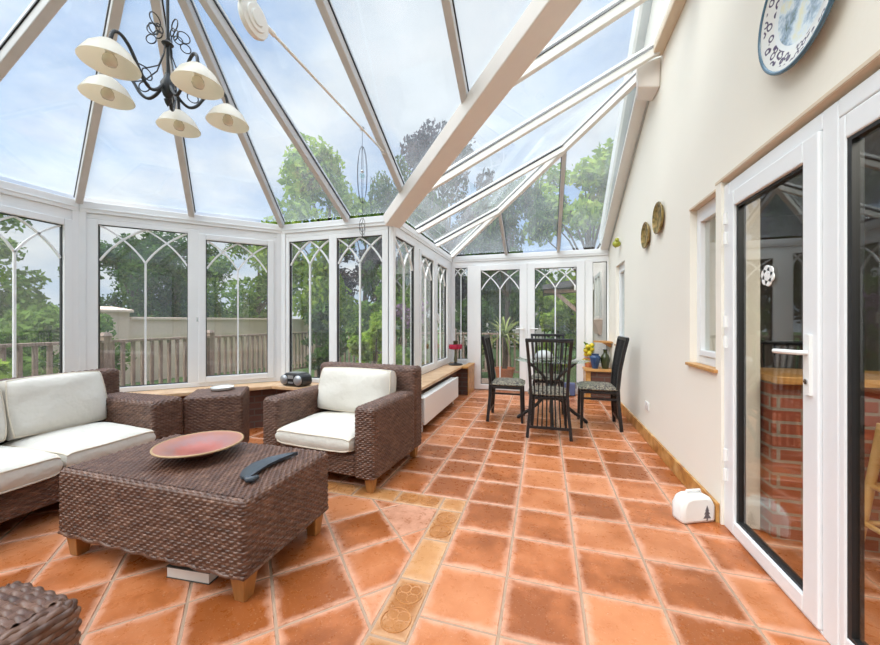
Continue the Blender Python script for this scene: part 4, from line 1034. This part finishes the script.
def leaf_mesh(blobs, n, size, seed):
    rg = np.random.default_rng(seed); w = np.array([b[3]**2 for b in blobs]); w = w/w.sum(); idx = rg.choice(len(blobs), n, p=w); B = np.array(blobs)[idx]
    d = rg.normal(size=(n, 3)); d /= np.linalg.norm(d, axis=1)[:, None]; rad = B[:, 3]*(rg.random(n)**.45)
    c = B[:, :3] + d*rad[:, None]*np.array([1,1,.85])
    a = rg.normal(size=(n, 3)); a /= np.linalg.norm(a, axis=1)[:, None]; b = np.cross(a, rg.normal(size=(n, 3))); b /= np.linalg.norm(b, axis=1)[:, None]
    s = size*(.6+.8*rg.random(n))[:, None]; a = a*s; b = b*s*.55
    V = np.stack([c-a, c-b*.9-a*.1, c+a, c+b], 1).reshape(-1, 3)
    m = MB(); m.v = list(map(tuple, V.tolist())); m.f = [(4*i, 4*i+1, 4*i+2, 4*i+3) for i in range(n)]; return m
def blobs(h, w, seed, low=.25, k=26):
    rg = np.random.default_rng(seed); out = []
    for i in range(k):
        z = h*(low+(1-low)*rg.random()); f = (z/h-low)/(1-low); ww = w*.5*math.sin(PI*(.12+.80*f))**.7; a = rg.random()*2*PI; r = ww*math.sqrt(rg.random())
        out.append((r*math.cos(a), r*math.sin(a), z*.92, w*(.10+.10*rg.random())))
    return out
def make_tree(h, w, leaf, seed, n=9000, size=.11, low=.25):
    root = empty('tree', (0,0,-.3)); bl = blobs(h, w, seed, low)
    obj('crown', leaf_mesh(bl, n, size, seed), MAT[leaf], root)
    m = MB(); m.tube([(0,0,0),(.05,.03,h*.3),(-.04,.02,h*.55),(.03,0,h*.85)], [.05*h**.5+.05,.04*h**.5+.03,.06,.02], 8)
    rg = random.Random(seed)
    for b in bl[::2]: m.tube([(0,0,max(.2, b[2]*.55)), (b[0]*.5, b[1]*.5, b[2]*.82), (b[0], b[1], b[2])], [.05,.03,.012], 5)
    obj('trunk', m, MAT['bark'], root, 60)
    return root
protos = {'dark': make_tree(7, 5, 'leaf_dark', 1), 'mid': make_tree(6, 5, 'leaf_mid', 2), 'bright': make_tree(7, 4.6, 'leaf_bright', 3, 9000, .12), 'copper': make_tree(8, 5.5, 'leaf_copper', 4, 11000, .11)}
used = set()
def tree(kind, x, y, s, rz, label, sz=None):
    p = protos[kind]
    if kind in used: p = copy_tree(p)
    used.add(kind); p.location = (x, y, -.3); p.rotation_euler = (0,0,rz); p.scale = (s, s, sz or s)
    tag(p, label, 'tree', 'trees beyond the glass')
tree('mid', -16.2, 5.8, .92, 0, 'leafy green tree outside the leftmost window')
tree('dark', -14.8, 9.5, .72, 1, 'dark green tree behind the garden wall pier', .70)
tree('mid', -12.7, 13.4, .92, 2, 'pale green tree beyond the garden wall outside the opening sash', .95)
tree('dark', -20.0, 1.6, .9, 4, 'dark tree far out beyond the sofa window')
tree('dark', -18.5, 13.8, .95, 2.2, 'dark tree farthest out beyond the garden wall')
tree('bright', -6.75, 10.1, .84, .5, 'light green tree rising above the far windows', 1.04)
tree('dark', -4.0, 9.6, .46, .5, 'slim dark green tree behind the corridor windows seen through the roof', .92)
tree('copper', -3.9, 14.4, .84, .4, 'dark copper-leaved tree behind the valley beam', 1.25)
tree('bright', 1.7, 14.9, 1.2, 2.0, 'bright green tree above the double doors', 1.2)
tree('dark', -1.15, 12.0, .55, 3, 'slim dark tree behind the back railing seen through the double doors', .98)
tree('dark', -3.2, 18.2, .66, 1.5, 'tall dark tree in front of the white neighbouring house', 1.15)
tree('copper', -8.6, 16.0, .9, 2.4, 'distant copper-leaved tree low behind the far windows')
# shrubs
def shrub(x, y, h, w, leaf, label, seed, n=2600, size=.06):
    r = empty('shrub', (x, y, -.28), label=label, cat='shrub', group='garden shrubs'); bl = blobs(h, w, seed, .1, 16)
    obj('foliage', leaf_mesh(bl, n, size, seed), MAT[leaf], r)
    m = MB()
    for b in bl[::3]: m.tube([(0,0,0), (b[0]*.4, b[1]*.4, b[2]*.6), b[:3]], [.02,.014,.006], 5)
    obj('stem', m, MAT['bark'], r, 60); return r
shrub(-5.2, 1.9, 1.15, 1.0, 'leaf_bright', 'bright green shrub low outside the leftmost window', 11)
shrub(-7.4, 2.4, 1.7, 1.7, 'leaf_mid', 'green bush outside the leftmost window behind the railing', 12, 4000)
shrub(-2.65, 5.2, 1.75, .95, 'leaf_bright', 'tall bright green fern-like shrub outside the right far pane', 13, 3000, .075)
shrub(-3.4, 7.6, 2.9, 1.5, 'leaf_mid', 'broad green shrub behind the far windows', 14, 6000, .07)
shrub(-5.1, 7.2, 2.2, 1.3, 'leaf_dark', 'dark green shrub beside the back railing', 15, 4000)
shrub(.25, 11.0, 2.5, 1.3, 'leaf_bright', 'bright green shrub seen through the right double door', 16, 4500, .07)
shrub(-1.9, 9.5, 2.5, 1.7, 'leaf_dark', 'dark shrub behind the railing seen through the left double door', 17, 5000, .07)
shrub(-9.2, 4.6, 1.7, 2.6, 'leaf_mid', 'wide green bush in front of the garden wall on the left', 18, 5000, .07)
lil = shrub(-2.5, 6.45, 2.05, .8, 'leaf_mid', 'lilac-flowered shrub outside the far windows beside the corridor', 19, 1800)
fl_ = leaf_mesh([(0,.0,1.6,.28),(.2,0,1.85,.2),(-.2,-.1,1.75,.2)], 700, .035, 6); obj('flowers', fl_, MAT['purple'], lil)
# hedges
def hedge(x0, y0, x1, y1, h, label, seed):
    L = math.hypot(x1-x0, y1-y0); r = empty('hedge', (x0, y0, -.3), math.atan2(y1-y0, x1-x0), label=label, cat='hedge'); rg = np.random.default_rng(seed)
    bl = [(rg.random()*L, (rg.random()-.5)*.7, h*(.1+.8*rg.random()), .55) for _ in range(int(L*7))]
    obj('foliage', leaf_mesh(bl, int(L*800), .10, seed), MAT['leaf_dark'], r)
    m = MB()
    for k in np.arange(.5, L, 1.0): m.tube([(k,0,0),(k+.05,.03,h*.7)], [.05,.02], 6)
    obj('stem', m, MAT['bark'], r, 60)
hedge(-8.5, 20.9, 6.5, 20.9, 2.6, 'long dark hedge across the far end of the garden', 31)
hedge(-24.5, 5.0, -20.0, 18.0, 2.8, 'dark hedge along the left side of the garden behind the rendered wall', 32)
# cordyline
cd = empty('cordyline', (-.82, 7.75, -.078), label='strap-leaved palm-like plant outside the left double door', cat='plant')
m = MB(); m.lathe([(0,0),(.15,0),(.20,.3),(.22,.31),(.22,.35),(.19,.35),(.18,.30),(0,.30)], 24); obj('pot', m, MAT['terracotta'], cd, 40)
m = MB(); m.tube([(0,0,.29),(.02,0,.6),(0,.02,1.0)], [.06,.05,.045], 10); obj('stem', m, MAT['bark'], cd, 60)
m = MB(); rg = random.Random(5)
for k in range(60):
    a = rg.random()*2*PI; el = rg.uniform(.1, 1.35); L = rg.uniform(.55, .95); c, s = math.cos(a), math.sin(a); pts = []
    for i in range(7):
        f = i/6; hr = L*f*math.cos(el)*1.0+.12*f*f; z = 1.0+L*f*math.sin(el)-.42*f*f*(1.4-el*.5); w = .030*(1-f)**.6+.001
        pts.append((hr*c-w*s, hr*s+w*c, z)); pts.append((hr*c+w*s, hr*s-w*c, z))
    m.add(pts, [(2*i, 2*i+1, 2*i+3, 2*i+2) for i in range(6)])
obj('strap_leaves', m, MAT['leaf_strap'], cd)
# porch
pc = empty('timber_porch', (.72, 8.6, -.1), label='timber porch with dark roof and braced post beyond the double doors', cat='porch')
pc.scale = (1,1,.83)
m = MB(); m.hexa([(-.75,-.5,2.50),(.285,-.5,2.62),(.285,1.6,2.62),(-.75,1.6,2.50)], [(-.75,-.5,2.62),(.285,-.5,2.80),(.285,1.6,2.80),(-.75,1.6,2.62)]); obj('roof', m, MAT['roof_tile'], pc)
m = MB(); m.box(-.1,.285,-.53,-.505,2.46,2.60); obj('fascia', m, MAT['alu_white'], pc)
m = MB(); m.box(-.02,.10,-.40,-.28,0,2.5); obj('post', m, MAT['timber'], pc)
m = MB(); m.beam((.04,-.34,1.85), (-.5,-.34,2.46), .07, .09); obj('brace', m, MAT['timber'], pc)
m = MB(); m.box(-.72,.28,-.42,-.32,2.42,2.50); obj('beam', m, MAT['timber'], pc)
# bracket and window on the house wall outside
hw_ = empty('window_10', (WX, 7.30, 0), 0, kind='structure')
m = MB(); ringx(m, 0, .8, 1.33, 2.22, .06,.06,.06,.06, -.03, .05); m.box(-.03,.05,.37,.43,1.39,2.16); obj('window_frame', m, MAT['slate'], hw_)
m = MB(); m.box(-.006,-.001,.06,.74,1.39,2.16); obj('glass_pane', m, MAT['doorglass'], hw_)
m = MB(); m.hexa([(-.04,.0,1.02),(0,.0,1.02),(0,.6,1.02),(-.04,.6,1.02)], [(-.16,-.1,1.30),(0,-.1,1.30),(0,.9,1.30),(-.16,.9,1.30)]); obj('window_sill', m, MAT['render_wall'], hw_)
# neighbour house
nh = empty('neighbour_house', (-3.0, 22.5, -.3), label='distant white neighbouring house behind the garden trees', cat='house')
m = MB(); m.box(-3,3,0,5,0,3.4); obj('wall', m, plain('white_house_wall', (.74,.70,.65), .9), nh)
m = MB(); m.prism([(-3.3,3.35),(3.3,3.35),(0,5.2)], -.3, 5.3, lambda a, b, c: (a, c, b)); obj('roof', m, MAT['roof_tile'], nh)
for x in (-1.8, 0, 1.8):
    m = MB(); m.box(x-.45,x+.45,-.04,.02,1.3,2.5); w = obj('window', m, MAT['slate'], nh); m = MB(); m.box(x-.38,x+.38,-.05,-.04,1.37,2.43); obj('pane', m, MAT['gasket'], w)

# ------------------------------------------------------------------ sky, sun, camera
W = bpy.data.worlds.new('World'); SC.world = W; W.use_nodes = True; t = W.node_tree; t.nodes.clear()
class WT_(NT):
    def __init__(s, tree): s.t = tree; s.out = tree.nodes.new('ShaderNodeOutputWorld')
w = WT_(t)
dirv = w.n('TexCoord').outputs['Generated']; sp = w.n('SeparateXYZ'); w.l(dirv, sp.inputs[0])
den = w.math('ADD', w.math('MAXIMUM', sp.outputs[2], 0.0), .22)
cb = w.n('CombineXYZ'); w.l(w.math('DIVIDE', sp.outputs[0], den), cb.inputs[0]); w.l(w.math('DIVIDE', sp.outputs[1], den), cb.inputs[1]); cb.inputs[2].default_value = 3.1
nz = w.noise(1.15, cb.outputs[0], 7, .58); 
cl = w.ramp(nz, [(.40, (0,0,0)), (.60, (1,1,1))])
blue = w.ramp(sp.outputs[2], [(0, (.66,.76,.88)), (.25, (.42,.58,.84)), (.8, (.25,.43,.78))])
cloud = w.ramp(w.noise(2.4, cb.outputs[0], 5), [(.3, (.74,.78,.84)), (.7, (.98,.99,1.0))])
c = w.mix(cl, blue, cloud)
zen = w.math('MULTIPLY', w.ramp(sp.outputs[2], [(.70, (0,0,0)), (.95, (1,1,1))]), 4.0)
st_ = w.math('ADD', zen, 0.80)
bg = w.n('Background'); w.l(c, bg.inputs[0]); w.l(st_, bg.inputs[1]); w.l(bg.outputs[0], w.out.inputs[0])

sun = bpy.data.lights.new('sun', 'SUN'); sun.energy = 3.6; sun.angle = math.radians(50); sun.color = (1,.965,.91)
so_ = bpy.data.objects.new('sun', sun); COL.objects.link(so_)
so_.rotation_euler = Vector((.50, .62, -.85)).to_track_quat('-Z', 'Y').to_euler()

kl = bpy.data.lights.new('kitchen_fill', 'AREA'); kl.energy = 42; kl.size = .8; kl.color = (1,.93,.84); ko = bpy.data.objects.new('kitchen_fill', kl); COL.objects.link(ko); ko.location = (1.9, 1.0, 2.42)  # unseen fill light added under the kitchen ceiling to brighten the brick bar

cam = bpy.data.cameras.new('camera'); cam.sensor_width = 36; cam.lens = 354/880*36; cam.clip_start = .03; cam.clip_end = 300
co = bpy.data.objects.new('camera', cam); COL.objects.link(co); co.location = (0,0,1.25); co.rotation_euler = (PI/2, 0, math.atan(104/354)); SC.camera = co
SC.view_settings.view_transform = 'Standard'; SC.view_settings.look = 'None'; SC.view_settings.gamma = 1; SC.view_settings.use_curve_mapping = False
SC.view_settings.exposure = 0.30
